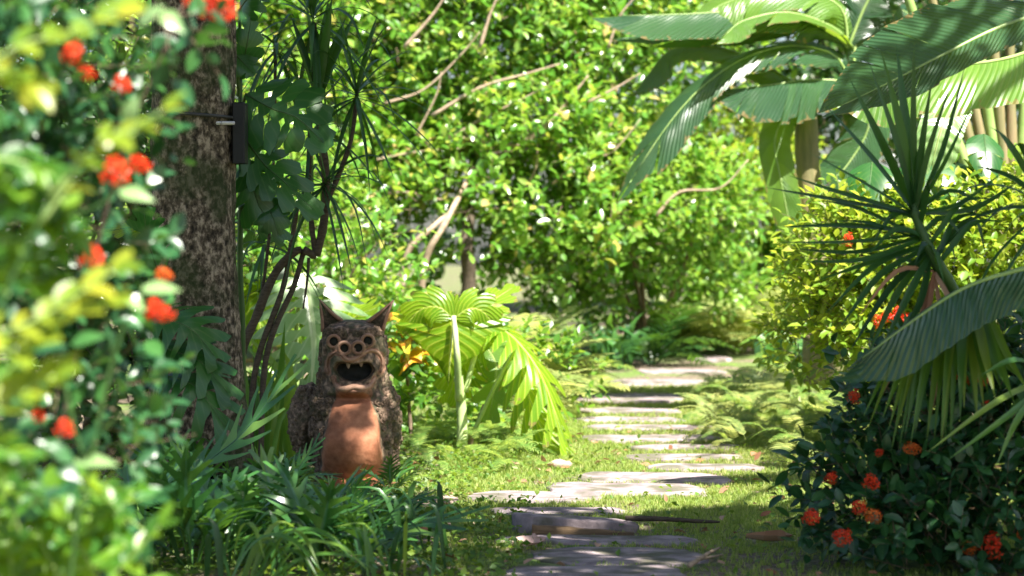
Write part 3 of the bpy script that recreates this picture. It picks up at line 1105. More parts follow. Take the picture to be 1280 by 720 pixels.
def shade(n, xr, yr, zt, hr, dens=None):
    t = np.stack([rng.uniform(*xr, n), rng.uniform(*yr, n), rng.uniform(*zt, n)], 1)
    if dens:
        t = t[rng.random(len(t)) < np.array([dens(*q) for q in t])]
    h = rng.uniform(*hr, len(t))
    return t + np.array(to_sun)[None, :] * ((h - t[:, 2]) / to_sun.z)[:, None]


def gaps(freq, th, seed):
    return lambda x, y, z: 1.0 if noise.noise(Vector((x * freq, y * freq, seed))) > th else .06


def near_edge(x, y, z):
    if x < -.35 and noise.noise(Vector((x * 2.6, y * 2.6, 31))) < -.12:
        return .15
    lim = 11.55 + .35 * noise.noise(Vector((x * 1.3, 2.2, 0))) - (.95 if x > .45 else 0) + (.3 if x < -.1 else 0)
    return (1 if y < lim else 0) * (1 if noise.noise(Vector((x * 2.1, y * 2.1, 4))) > -.42 else .1)


c1 = shade(1150, (-2.4, 1.0), (7.4, 12.2), (0, .25), (4.6, 6.2), near_edge)
c2 = shade(850, (-3.2, -.58), (11.0, 14.4), (.2, 1.2), (4.8, 6.4), gaps(2.0, -.3, 8))
c3 = shade(300, (-2.0, -.8), (11.4, 13.2), (1.2, 2.8), (5.0, 6.6), gaps(1.8, -.3, 12))
cs = np.concatenate([c1, c2, c3])
pos, rot, scl, ta, tb = sprays(cs, unit(len(cs)) * np.array([1, 1, .5]), .15, 7, .9)
V, lp, st_ = twigs_mesh(ta, tb, .006, root.location)
t = link("crown", joined("crown", 'small', pos, rot, scl, M['dark'], root.location), root)
t['kind'] = 'stuff'
t = link("twigs", mesh_np("twigs", V, lp, st_, M['twig']), root)
t['kind'] = 'stuff'
mb = MB()
topc = cen[-1]
limbs_to(mb, topc, [Vector(c) for c in cs[rng.choice(len(cs), 26, False)]], .07)
mb.build("limbs", M['bark'], root)

root = thing("shade_tree", "slim unseen tree with a high leafy crown, added to cast shade", "tree", Vector((4.6, 12.6, gz(4.6, 12.6))))  # tree added out of view, crown laid out to shade bush and spiky plant
mb = MB().tube(smooth_path([root.location - Vector((0, 0, .2)), root.location + Vector((.1, 0, 2.5)), root.location + Vector((0, .1, 4.6))], 14), [.16 - .006 * i for i in range(15)], 12)
mb.build("trunk", M['bark'], root)
c1 = shade(850, (.95, 3.0), (7.6, 11.4), (.1, .9), (4.4, 6.0), near_edge)
c2 = shade(330, (1.5, 3.2), (9.2, 10.3), (1.0, 2.3), (5.0, 6.4), gaps(1.5, -.12, 20))
cs = np.concatenate([c1, c2])
pos, rot, scl, ta, tb = sprays(cs, unit(len(cs)) * np.array([1, 1, .5]), .15, 7, .9)
t = link("crown", joined("crown", 'small', pos, rot, scl, M['dark'], root.location), root)
t['kind'] = 'stuff'
mb = MB()
limbs_to(mb, root.location + Vector((0, .1, 4.5)), [Vector(c) for c in cs[rng.choice(len(cs), 18, False)]], .06)
mb.build("limbs", M['bark'], root)

# black box strapped to the trunk
bx = thing("black_box", "narrow black box strapped upright to the tree trunk", "box", P(302, 205, TY - .02))
x0, x1, z0, z1 = P(293, 0, TY).x, P(309, 0, TY).x, P(0, 205, TY).z, P(0, 131, TY).z
mb = MB()
b = .006
prof = [(x0 + b, TY - .1), (x1 - b, TY - .1), (x1, TY - .1 + b), (x1, TY + .05 - b), (x1 - b, TY + .05), (x0 + b, TY + .05), (x0, TY + .05 - b), (x0, TY - .1 + b)]
v = [(x, y, z) for z in (z0, z1) for x, y in prof]
c = ((x0 + x1) / 2, TY)
v += [(c[0] + (x - c[0]) * .8, c[1] + (y - c[1]) * .95, z1 + .006) for x, y in prof]
f = [(i, (i + 1) % 8, 8 + (i + 1) % 8, 8 + i) for i in range(8)] + [(8 + i, 8 + (i + 1) % 8, 16 + (i + 1) % 8, 16 + i) for i in range(8)] + [tuple(range(7, -1, -1)), tuple(range(16, 24))]
mb.add(v, f).build("casing", M['black'], bx, smooth=False)
zw = P(0, 151, TY).z
tc = min(cen, key=lambda q: abs(q.z - zw))
mb = MB()
mb.tube([(tc.x + math.cos(a) * .222, tc.y + math.sin(a) * .222, zw + .02 - .012 * math.cos(a)) for a in np.linspace(rad(-160), rad(8), 30)], .0075, 6)
mb.build("strap", M['wire'], bx)
mb = MB()
for px, w in ((274, 2.2), (285, 7)):
    q = P(px, 154, TY - .2)
    hw_ = w / F * TY
    mb.tube([q - Vector((hw_, 0, 0)), q + Vector((hw_, .03, .002))], .009, 6)
mb.build("clip", M['clip'], bx)

# ------------------------------------------------------------------ the guardian statue
SY = 13.0
U = SY / F                                  # one photo pixel at the statue, in metres


def S(px, py, dy=0.0):
    """Statue point: photo position, dy metres in front (negative) of its axis."""
    p = P(px, py, SY)
    return Vector((p.x, SY + dy, p.z))


sroot = thing("guardian_statue", "horned terracotta beast statue with gaping toothed mouth and round belly", "statue", base_of(447, SY))
prof = [  # photo row, left, right, depth half (m), squareness
    (622, 400, 490, .19, .8), (600, 399, 492, .21, .8), (575, 394, 496, .235, .85), (545, 389, 499, .245, .85), (515, 389, 498, .235, .85), (500, 391, 496, .22, .85),
    (488, 396, 490, .2, .85), (478, 400, 484, .19, .8), (468, 401, 483, .2, .75), (450, 401, 483, .205, .8), (430, 402, 481, .2, .82), (416, 406, 477, .185, .85),
    (407, 412, 471, .155, .85), (402, 420, 462, .11, .95), (399.5, 432, 452, .05, 1)]
rows = 130
pr = []
for i in range(rows + 1):
    q = i / rows * (len(prof) - 1)
    k = min(int(q), len(prof) - 2)
    t = q - k
    t = t * t * (3 - 2 * t) * .5 + t * .5
    pr.append([prof[k][j] + (prof[k + 1][j] - prof[k][j]) * t for j in range(5)])
nt = 128


def belly_mask(px, py):
    """1 on the smooth belly."""
    w = float(np.interp(py, [484, 492, 505, 520, 540, 565, 590, 625], [16, 20, 25, 30, 34, 37, 39, 44]))
    return max(0.0, min(1.0, (w - abs(px - 444)) / 7 + .5)) * min(1.0, max(0.0, (py - 484) / 6))


def lip_mask(px, py):
    d = min(math.hypot(px - a, py - b) for a, b in LIPS)
    chin = 1 - ((px - 446) / 24) ** 4 - ((py - 489) / 8) ** 4
    return max(min(1, max(0, 1.4 - d / 4)), min(1, max(0, chin * 2)))


UP = [(413, 464), (411, 455), (414, 445), (423, 439), (431, 441), (438, 447), (446, 447), (455, 442), (463, 436.5), (472, 438), (478, 445), (480, 456), (477, 464)]
LOW = [(420, 470), (423, 477), (428, 482), (436, 483), (446, 480.5), (457, 482), (465, 480), (471, 470)]
LIPS = [(q.x, q.y) for q in smooth_path([(a, b, 0) for a, b in UP], 40) + smooth_path([(a, b, 0) for a, b in LOW], 30)]

mb = MB()
v, f, skin, crust_pts = [], [], [], []
for i, (py, xl, xr, dp, sq) in enumerate(pr):
    for j in range(nt):
        a = 2 * math.pi * j / nt
        c, s = math.cos(a), math.sin(a)
        cc, ss = math.copysign(abs(c) ** sq, c), math.copysign(abs(s) ** sq, s)
        px = (xl + xr) / 2 + (xr - xl) / 2 * cc
        y = dp * ss
        frontness = max(0, -s)
        p = S(px, py, y)
        bm = belly_mask(px, py) if s < 0 else 0
        dy = 0
        if frontness > .2:
            mx, my = (px - 445) / float(np.interp(py, [450, 462, 478], [26, 25, 16])), (py - 463.5 - 2.5 * math.cos((px - 445) / 20 * 3.14) * max(0, (470 - py) / 20)) / 13.5
            m = max(0, 1 - (abs(mx) ** 2.4 + abs(my) ** 2.4))
            dy += .12 * min(1, m * 2.2) * min(1, frontness * 2)
            # muzzle and jaw bulge round the mouth, cheeks, brow
            dy -= .05 * math.exp(-((px - 443) / 30) ** 4 - ((py - 462) / 24) ** 4)
            dy -= .05 * math.exp(-((px - 446) / 22) ** 4 - ((py - 487) / 6) ** 2)
            dy -= .045 * math.exp(-((px - 443) / 17) ** 2 - ((py - 434) / 10) ** 2)
            for ex in (421, 463):
                dy -= .035 * math.exp(-((px - ex) / 11) ** 2 - ((py - 424) / 10) ** 2)
            dy -= .045 * math.exp(-((abs(px - 442) - 19) / 12) ** 2 - ((py - 412 + .25 * abs(px - 442) - 4) / 5) ** 2)
            dy -= .085 * bm * math.exp(-((py - 552) / 40) ** 2)
            # groove between neck and belly
            dy += .03 * math.exp(-((py - 496) / 4) ** 2 - ((px - 443) / 28) ** 4)
        n_ = Vector((c, s, .1))
        rough = (.012 * noise.noise(p * 28) + .016 * noise.noise(p * 14)) * (1 - .92 * bm)
        q = p + Vector((0, dy, 0)) + n_ * rough
        v.append(q)
        skin.append((px, py, s, bm, dy))
        if bm < .1 and py > 412 and not (s < 0 and abs(px - 444) < 39 and 418 < py < 498) and i % 1 == 0:
            crust_pts.append((q, n_))
for i in range(rows):
    for j in range(nt):
        f.append((i * nt + j, i * nt + (j + 1) % nt, (i + 1) * nt + (j + 1) % nt, (i + 1) * nt + j))
f.append(tuple(rows * nt + k for k in range(nt)))
mb.add(v, f)
body = mb.build("body", [M['statue']], sroot)
mouth_dark = [min(1, max(0, (d_[4] - .03) / .03)) if 440 < d_[1] < 482 and d_[2] < -.2 and abs(d_[0] - 445) < 30 else 0 for d_ in skin]  # darker colour where the mouth is pressed in
for nm, vals in (("belly", [d_[3] for d_ in skin]), ("lip", [lip_mask(d_[0], d_[1]) if d_[2] < -.1 else 0 for d_ in skin]), ("mouth_dark", mouth_dark)):
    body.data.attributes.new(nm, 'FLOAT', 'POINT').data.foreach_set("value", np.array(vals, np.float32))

# curls of clay over the flanks, shoulders and mane
mb = MB()
random.shuffle(crust_pts)
for (q, n_) in crust_pts[:2000]:
    n_ = n_.normalized()
    a = n_.orthogonal().normalized()
    b_ = n_.cross(a)
    r = random.uniform(.01, .024)
    v, f = [], []
    ph = random.uniform(0, 6)
    for (rr, h) in ((1.0, -.25), (.75, .55), (.3, .15)):
        for k in range(7):
            an = ph + k * 6.283 / 7
            v.append(q + (a * math.cos(an) + b_ * math.sin(an)) * r * rr * random.uniform(.85, 1.15) + n_ * r * h)
    for t in range(2):
        for k in range(7):
            f.append((t * 7 + k, t * 7 + (k + 1) % 7, (t + 1) * 7 + (k + 1) % 7, (t + 1) * 7 + k))
    f.append(tuple(14 + k for k in range(7)))
    mb.add(v, f)
o = mb.build("curls", M['curl'], sroot)
o['kind'] = 'stuff'

# horn-like ears: hollow pointed shells
for base0, base1, tip in (((404, 414), (428, 401), (400.5, 374)), ((460, 402), (479, 413), (492.5, 375))):
    A, B, T = S(*base0, -.03), S(*base1, -.03), S(*tip, -.05)
    mb = MB()
    ctr = (A + B) / 2
    rows_, cols = 9, 12
    v, f = [], []
    half = (B - A) / 2
    out = Vector((0, 1, 0))
    for i in range(rows_ + 1):
        t = i / rows_
        c = ctr.lerp(T, t) + Vector((0, -.02 * math.sin(t * 3.14), 0))
        w = (1 - t) ** .85 + .03
        for j in range(cols):
            a = 2 * math.pi * j / cols
            s = math.sin(a)
            dep = .055 if s > 0 else -.018      # closed back, dished front
            v.append(c + half * (w * math.cos(a)) + out * (w * abs(s) * dep + (.02 * w if s < 0 else 0)))
    for i in range(rows_):
        for j in range(cols):
            f.append((i * cols + j, i * cols + (j + 1) % cols, (i + 1) * cols + (j + 1) % cols, (i + 1) * cols + j))
    f.append(tuple(rows_ * cols + k for k in range(cols)))
    mb.add(v, f)
    mb.build("ear", M['crust'], sroot)
    mb = MB()
    mb.tube(smooth_path([A + Vector((0, -.015, 0)), A.lerp(T, .5) + Vector((0, -.03, 0)) + (ctr - A) * .1, T], 8), [.012 - .001 * i for i in range(9)], 6)
    mb.tube(smooth_path([B + Vector((0, -.015, 0)), B.lerp(T, .5) + Vector((0, -.03, 0)) + (ctr - B) * .1, T], 8), [.012 - .001 * i for i in range(9)], 6)
    mb.build("ear_rim", M['lip'], sroot)


def front_y(px, py):
    """Depth of the body's front surface at a photo position."""
    best = min(((abs(a[0] - px) + abs(a[1] - py)), k) for k, a in enumerate(skin) if a[2] < -.05)
    return mbv[best[1]].y - SY


mbv = [Vector(p) for p in body.data.vertices and [(q.co + Vector(sroot.location)) for q in body.data.vertices]]


def ringed(name, px, py, r_out, r_tube, ball):
    y = front_y(px, py)
    c = S(px, py, y - .012)
    mb = MB()
    pts = [c + Vector((math.cos(a) * r_out, -.008 * math.sin(a), math.sin(a) * r_out)) for a in np.linspace(0, 2 * math.pi, 21)]
    mb.tube(pts, r_tube, 8, cap=False)
    o = mb.build(name, M['lip'], sroot)
    mb = MB()
    v, f = [], []
    R_ = r_out * .8
    for i in range(5):
        e = i / 4 * math.pi / 2
        for k in range(12):
            a = 2 * math.pi * k / 12
            v.append(c + Vector((math.cos(a) * R_ * math.cos(e), -math.sin(e) * ball + .006, math.sin(a) * R_ * math.cos(e))))
    for i in range(4):
        for k in range(12):
            f.append((i * 12 + k, i * 12 + (k + 1) % 12, (i + 1) * 12 + (k + 1) % 12, (i + 1) * 12 + k))
    mb.add(v, f)
    q = mb.build("pupil" if name == "eye" else "hollow", M['cavity'], o)
    return o


ringed("eye", 421, 425, 7.2 * U, 2.1 * U, .014)
ringed("eye", 463, 424, 7.2 * U, 2.1 * U, .014)
ringed("nostril", 434.5, 433, 7.2 * U, 2.2 * U, .004)
ringed("nostril", 451.5, 432.5, 7.2 * U, 2.2 * U, .004)
# lips
def on_front(px, py, off=.01):
    return S(px, py, front_y(px, py) - off)


def lip_y(px):
    return -.225 + .0016 * abs(px - 445) ** 1.15


mb = MB()
pts = smooth_path([S(px, py, min(lip_y(px), front_y(px, py) - .004)) for px, py in UP], 40)
mb.tube(pts, [2.0 * U * (.75 + .35 * math.sin(i / 40 * 3.14)) for i in range(41)], 8)
mb.build("upper_lip", M['lip'], sroot)
mb = MB()
pts = smooth_path([S(px, py, min(lip_y(px) - .012, front_y(px, py) - .004)) for px, py in LOW], 30)
mb.tube(pts, [3.6 * U * (.45 + .6 * math.sin(i / 30 * 3.14)) for i in range(31)], 8)
mb.build("lower_lip", M['lip'], sroot)
for px, py, dn, w in ((423, 443, 13, 4.2), (438, 449, 10, 3.4), (454, 446, 11, 3.6), (468, 440, 15, 4.2), (428, 480, -9, 3), (462, 479, -9, 3.2), (442, 482, -7, 3.6), (450, 482, -7, 3.4)):
    a, t = S(px, py, lip_y(px) + .02), S(px + random.uniform(-.6, .6), py + dn, lip_y(px) + .025)
    mb = MB().tube([a, a.lerp(t, .5), a.lerp(t, .85), t], [w * U, w * U * .8, w * U * .45, w * U * .1], 8)
    mb.build("tooth", M['tooth'], sroot)
# bushy tail curled against its side
mb = MB()
v, f = [], []
cT, rT = S(384, 530, .12), Vector((.115, .14, .2))
tn = []
for i in range(25):
    e = -math.pi / 2 + math.pi * i / 24
    for k in range(32):
        a = 2 * math.pi * k / 32
        d = Vector((math.cos(e) * math.cos(a), math.cos(e) * math.sin(a), math.sin(e)))
        sc_ = 1 + .12 * noise.noise(d * 3) + .07 * noise.noise(d * 8)
        q = cT + Vector((d.x * rT.x, d.y * rT.y, d.z * rT.z)) * sc_
        v.append(q); tn.append((q, d))
for i in range(24):
    for k in range(32):
        f.append((i * 32 + k, i * 32 + (k + 1) % 32, (i + 1) * 32 + (k + 1) % 32, (i + 1) * 32 + k))
mb.add(v, f)
for (q, n_) in random.sample(tn, 260):
    n_ = n_.normalized(); a = n_.orthogonal().normalized(); b_ = n_.cross(a); r = random.uniform(.01, .018)
    vv = [q + (a * math.cos(k * 1.0472) + b_ * math.sin(k * 1.0472)) * r - n_ * .004 for k in range(6)] + [q + (a * math.cos(k * 1.0472) + b_ * math.sin(k * 1.0472)) * r * .5 + n_ * r * .6 for k in range(6)]
    mb.add(vv, [(k, (k + 1) % 6, 6 + (k + 1) % 6, 6 + k) for k in range(6)] + [tuple(range(6, 12))])
mb.build("tail", M['curl'], sroot)
for px in (425, 466):
    c = S(px, 604, -.24)
    mb = MB()
    v, f = [], []
    for i in range(9):
        e = -math.pi / 2 + math.pi * i / 8
        for k in range(16):
            a = 2 * math.pi * k / 16
            toe = 1 + .14 * max(0, math.cos(a * 6)) * max(0, -math.sin(a))
            v.append(c + Vector((math.cos(e) * math.cos(a) * .075 * toe, math.cos(e) * math.sin(a) * .1 * toe, math.sin(e) * .055)))
    for i in range(8):
        for k in range(16):
            f.append((i * 16 + k, i * 16 + (k + 1) % 16, (i + 1) * 16 + (k + 1) % 16, (i + 1) * 16 + k))
    mb.add(v, f)
    mb.build("paw", M['terracotta'], sroot)

# ------------------------------------------------------------------ strap, sword and big leaves as parts
def blade_part(root, pts, w, mat, normal=(0, -.5, 1), fold=.25, taper=.6, n=10, name="leaf"):
    return ribbon(MB(), pts, normal, w, fold, n, taper).build(name, mat, root)


def rosette(root, c, axis, n, L, w, mat, spread=(15, 100), droop=.35, arc=None, name="leaf"):
    """Sword leaves springing from c round axis."""
    axis = Vector(axis).normalized()
    a = axis.orthogonal().normalized()
    b = axis.cross(a)
    for i in range(n):
        an = i * 2.39996 + random.uniform(-.3, .3)
        e = rad(spread[0] + (spread[1] - spread[0]) * ((i + .5) / n) ** .9 + random.uniform(-7, 7))
        d = axis * math.cos(e) + (a * math.cos(an) + b * math.sin(an)) * math.sin(e)
        ln = L * random.uniform(.75, 1.12)
        p0 = Vector(c) - axis * (L * .12 * i / n)
        h = droop * ln * (.3 + abs(d.x) + abs(d.y))
        pts = [p0, p0 + d * ln * .4 + Vector((0, 0, -h * .06)), p0 + d * ln * .75 + Vector((0, 0, -h * .35)), p0 + d * ln - Vector((0, 0, h * random.uniform(.6, 1.1)))]
        blade_part(root, pts, w * random.uniform(.85, 1.15), mat, normal=(axis + Vector((0, -.2, .2))), fold=.3, taper=.45, n=8, name=name)


def tubes(root, name, chains, mat, sides=8):
    mb = MB()
    for pts, r0, r1 in chains:
        q = smooth_path(pts, 6 * (len(pts) - 1))
        mb.tube(q, [r0 + (r1 - r0) * i / (len(q) - 1) + .08 * r0 * random.uniform(-1, 1) for i in range(len(q))], sides)
    return mb.build(name, mat, root)


def monstera_leaf(root, pts, normal, w, mat, K=7, u0=.42, gap=.3, hole=.0, fwd=.1, fold=.12, curl=.25, end='round', stalk=None, stalk_r=.008, stalk_mat='dark_stalk', sway=.12, sides=(1, 1), jag=1.0, rib_r=.006):
    def wid(t):
        return w * (math.sin(math.pi * min(1.0, .17 + .83 * t ** .82)) ** .75)
    cuts = [0] + [(k + random.uniform(-.15, .15) * jag) / K for k in range(1, K)] + [1]
    mb = lobed_leaf(pts, normal, wid, cuts, u0, gap, fwd, fold, curl, end, nu=8, na=4, sway=sway, hole=hole, rib_r=rib_r, sides=sides)
    lf = mb.build("leaf", [mat, M[stalk_mat]], root)
    if stalk:
        tubes(root, "stalk", [(list(stalk) + [pts[0]], stalk_r * 1.3, stalk_r)], M[stalk_mat])
    return lf


def banana_leaf(root, pts, normal, w, mat, tears=5, fold=.35, curl=.3, sides=(1, 1), rib=.014, stalk_mat='stalk', start=.0, pleat=.004, sway=.08, tip=.75):
    def wid(t):
        return w * min(1, (t + .03) * 7) ** .6 * (1 if t < tip else max(.02, math.cos((t - tip) / (1 - tip) * 1.5)))
    cuts = sorted([0, 1] + [random.uniform(.08, .95) for _ in range(tears)])
    mb = MB()
    for a, b in zip(cuts[:-1], cuts[1:]):
        lobed_leaf(pts, normal, wid, [a, b], 1.0, 0, .12, fold, curl, 'round', nu=7, na=max(3, int((b - a) * 46)), sway=sway, pleat=pleat, sides=sides, mb=mb)
    q = Rib(pts, normal).p[::2]
    mb.tube(q, [rib * (1 - .8 * i / (len(q) - 1)) for i in range(len(q))], 7, mi=1)
    return mb.build("leaf", [mat, M[stalk_mat]], root)


def fern_frond_mesh(name, mat, L=1.0, pairs=15, pw=.3, arch=.45, seed=0, narrow=.05):
    rs = random.Random(seed)
    mb = MB()
    pts = [Vector((0, t, .55 * t - arch * 1.5 * t ** 2.2)) for t in np.linspace(0, 1, 7)]
    rib = Rib(pts, (0, 0, 1))
    mb.tube([rib.at(t)[0] for t in np.linspace(0, 1, 8)], [.008 * (1 - .85 * i / 7) for i in range(8)], 3, cap=False)
    for i in range(pairs):
        t = .12 + .86 * i / (pairs - 1)
        p, S_, N_ = rib.at(t)
        T = S_.cross(N_) * -1
        T = (rib.at(min(1, t + .03))[0] - p).normalized()
        ln = pw * math.sin(math.pi * (.16 + .8 * t)) ** .8 * rs.uniform(.88, 1.08) + .02
        for sd in (-1, 1):
            d = (S_ * sd + T * .5 + N_ * rs.uniform(-.05, .18)).normalized()
            a, m_, e = p, p + d * ln * .5, p + d * ln + N_ * (-.12 * ln)
            q = T * (narrow * .5)
            mb.add([a - q * .7, a + q * .7, m_ + q, e, m_ - q, m_ + N_ * .004], [(0, 1, 2, 5), (0, 5, 4), (5, 2, 3), (5, 3, 4)], [(0, 0), (1, 0), (1, .5), (.5, 1), (0, .5), (.5, .5)])
    return mb.mesh(name, mat)


FERN = {}


def ferns(name, label, cat, c, n, L, mat, group=None, elev=(20, 75), arc=(0, 360), kind='fern', root=None):
    """A fern: fronds springing from one crown."""
    root = root or thing(name, label, cat, c, group)
    key = (kind, mat.name)
    if key not in FERN:
        if kind == 'fern':
            FERN[key] = [fern_frond_mesh("frond", mat, seed=s, arch=.3 + .15 * s, pairs=15 + s) for s in range(3)]
        elif kind == 'lace':
            FERN[key] = [fern_frond_mesh("frond", mat, seed=s, arch=.45 + .1 * s, pairs=22, pw=.2, narrow=.035) for s in range(3)]
        else:
            FERN[key] = []
            for s in range(4):
                random.seed(40 + s)
                K = 5 + s % 2
                pts = [Vector((0, t, .75 * t - (.25 + .1 * s) * 1.4 * t * t)) for t in np.linspace(0, 1, 6)]
                mb = lobed_leaf(pts, (0, -.3, 1), lambda t: .36 * math.sin(math.pi * (.3 + .62 * t)) * (1 if t > .28 else .06), [0, .28] + [.28 + .72 * k / K for k in range(1, K + 1)],
                                .16, .22, .24, .15, .25, 'point', nu=6, na=3, sway=.2)
                v_end = pts[-1]
                ribbon(mb, [pts[-2], pts[-1], pts[-1] + (pts[-1] - pts[-2]) * 1.1], (0, -.3, 1), .05, .2, 5, .4)
                FERN[key].append(mb.mesh("frond", mat))
    for i in range(n):
        az = rad(random.uniform(*arc)) if arc != (0, 360) else i * 2.39996 + random.uniform(-.3, .3)
        o = bpy.data.objects.new("frond", FERN[key][random.randrange(len(FERN[key]))])
        o.parent = root
        s = L * random.uniform(.7, 1.1)
        tilt = rad(random.uniform(*elev)) - .5
        d = Vector((math.cos(az) * .03, math.sin(az) * .03, 0)) * L
        o.location = Vector(c) - Vector(root.location) + d + Vector((0, 0, .01))
        o.rotation_euler = (Matrix.Rotation(az - math.pi / 2, 3, 'Z') @ Matrix.Rotation(tilt, 3, 'X') @ Matrix.Rotation(random.uniform(-.3, .3), 3, 'Y')).to_euler()
        o.scale = (s, s, s)
        COL.objects.link(o)
    return root


random.seed(5)
rng = np.random.default_rng(5)

# ------------------------------------------------------------------ woods behind, thicket, hedges
far_p, far_d = blob_points([((x, y, z), (3.2, 2.2, 3.4)) for x, y, z in [(-9, 31, 3), (-5, 32, 4.4), (-1, 33, 4.6), (3.2, 33, 4), (7, 32, 4.4), (11, 31, 3.6), (-3, 34, 8), (3, 35, 7.5), (8, 34, 8), (-8, 34, 7.6), (13, 30, 7), (-13, 29, 4)]],
                          11000, .8, .15, 3., .3, .5)
pos, rot, scl, ta, tb = sprays(far_p, far_d * .8 + np.array([0, 0, .2]) + rng.normal(0, .5, far_p.shape), .17, 7)
tag(link("distant_woods", joined("distant_woods", 'small', pos, rot, scl, M['dark'], (0, 0, 0))), "dark green distant trees closing the garden behind the thicket", "woods", kind='stuff')

def hollow(p):
    """The thicket is bare round its trunk and thins out where the path goes under it."""
    px, py = 640 + p[:, 0] / p[:, 1] * F, HORIZON - (p[:, 2] - H) / p[:, 1] * F
    a = 1 - (np.abs((px - 550) / 75) ** 3 + np.abs((py - 320) / 42) ** 3)
    b = 1 - (np.abs((px - 815) / 60) ** 3 + np.abs((py - 345) / 50) ** 3)
    c = np.array([noise.noise(Vector((q[0] * 1.6, q[1] * .6, q[2] * 1.6))) for q in p])
    return (rng.random(len(p)) > np.where((a > 0) | (b > 0), .62, 0)) & (c > -.52)


blobs = [(P(470, 250, 22.5), (1.5, 1.0, 1.45)), (P(560, 130, 22.8), (1.7, 1.1, 1.5)), (P(690, 60, 23.2), (1.7, 1.1, 1.3)), (P(640, 250, 22), (1.2, .9, .95)), (P(430, 60, 23.4), (1.6, 1.1, 1.6)),
         (P(735, 160, 23.2), (.85, .8, 1.05)), (P(560, -60, 24), (2.4, 1.2, 1.3)), (P(330, 200, 23), (1.5, 1, 2.0)), (P(760, -40, 24), (1.6, 1.1, .9)), (P(220, 40, 24), (1.8, 1.1, 2.2))]
r = shrub("flowering_thicket", "tall bright green small-leaved thicket behind the statue, with bare pale branches", "shrub", base_of(585, 23.2), blobs, 9500, .092, M['thicket'], 'small', 7, seed=1.,
          nstem=0, twig='twig', front=.8, inner=.2, lumps=.3, ls=1.5, up=.6, vary=.55, keep=hollow)
tubes(r, "trunk", [([base_of(585, 21.3) - Vector((0, 0, .1)), P(586, 350, 21.2), P(584, 300, 21.2), P(590, 230, 21.9), P(600, 120, 22.8)], .075, .04)], M['cane'])
tubes(r, "branch", [([base_of(520, 21.2), P(530, 335, 21), P(556, 280, 21), P(590, 215, 21.5)], .035, .02)], M['pale_branch'])
tubes(r, "branch", [([base_of(500, 21.2), P(505, 330, 21), P(540, 285, 21), P(572, 260, 21.3)], .03, .02)], M['pale_branch'])
for c in (([(540, 145), (600, 110), (660, 92), (700, 80)], .03), ([(655, 178), (690, 150), (715, 120), (735, 95)], .035), ([(560, 170), (640, 182), (672, 168), (690, 152)], .03), ([(735, 128), (770, 110), (800, 92)], .025),
          ([(600, 60), (612, 20), (625, -10)], .03), ([(560, 175), (600, 150), (640, 130), (700, 100)], .022), ([(470, 200), (520, 190), (580, 185)], .02), ([(505, 60), (540, 20), (560, -10)], .03), ([(480, 130), (530, 112), (575, 70), (600, 40)], .022), ([(690, 230), (730, 200), (765, 190), (800, 150)], .022), ([(450, 260), (500, 240), (560, 250), (600, 235)], .02), ([(640, 260), (668, 215), (672, 180)], .022), ([(820, 270), (850, 240), (900, 235), (935, 200)], .026), ([(520, 170), (545, 120), (552, 90)], .018), ([(760, 60), (775, 20), (800, -10)], .022)):
    tubes(r, "branch", [([P(x, y, 21.5) for x, y in c[0]], c[1] * .62, c[1] * .22)], M['pale_branch'])

r = shrub("green_hedge", "mid-green leafy shrub shading the end of the path", "shrub", base_of(800, 23.4), [(P(735, 300, 22.6), (.8, .7, .55)), (P(820, 265, 22.8), (.95, .8, .5)), (P(800, 345, 23.2), (.9, .6, .35))], 1250, .09, M['hedge'], 'small', 7, seed=2., lumps=.3, keep=hollow, stem_r=.035, nstem=6)
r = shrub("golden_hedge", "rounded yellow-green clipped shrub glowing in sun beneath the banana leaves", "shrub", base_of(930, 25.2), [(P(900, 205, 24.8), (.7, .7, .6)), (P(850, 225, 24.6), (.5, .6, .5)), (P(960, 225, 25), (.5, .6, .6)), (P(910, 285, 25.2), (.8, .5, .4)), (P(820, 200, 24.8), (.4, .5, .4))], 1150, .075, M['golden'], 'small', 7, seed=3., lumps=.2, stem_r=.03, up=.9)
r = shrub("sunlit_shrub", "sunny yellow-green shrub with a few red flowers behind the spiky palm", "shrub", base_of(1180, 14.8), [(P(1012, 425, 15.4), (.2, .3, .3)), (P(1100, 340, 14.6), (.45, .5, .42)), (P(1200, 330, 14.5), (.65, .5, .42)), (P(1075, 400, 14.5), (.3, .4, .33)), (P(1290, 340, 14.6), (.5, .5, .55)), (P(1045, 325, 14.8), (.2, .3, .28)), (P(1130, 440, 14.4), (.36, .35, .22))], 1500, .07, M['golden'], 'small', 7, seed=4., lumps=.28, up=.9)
for px, py in ((1108, 398), (1122, 392), (1095, 402), (1130, 400), (1060, 300)):
    flower(r, P(px, py, 14.0), .085, 'red')
r = shrub("wild_shrub", "loose leafy shrub filling the gap behind the slim dracaena stems", "shrub", base_of(360, 19), [(P(350, 300, 18.5), (.75, .7, .75)), (P(430, 340, 18.8), (.55, .6, .55)), (P(300, 420, 18), (.6, .6, .5)), (P(250, 250, 19.5), (1.0, .7, 1.2)), (P(470, 420, 18.6), (.45, .5, .4))], 1000, .08, M['thicket'], 'small', 7, seed=5.)
r = shrub("shady_shrub", "dark glossy shrub in shade behind the banana stems", "shrub", base_of(1120, 27), [(P(1080, 180, 27), (1.0, .8, 1.2)), (P(1180, 160, 26), (1.2, .8, 1.5)), (P(1290, 120, 26), (1.2, .8, 1.6)), (P(1010, 60, 28), (1.3, .8, 1.1)), (P(1180, 20, 27), (1.6, .8, 1.2))], 1100, .12, M['dark'], 'small', 7, seed=6.)
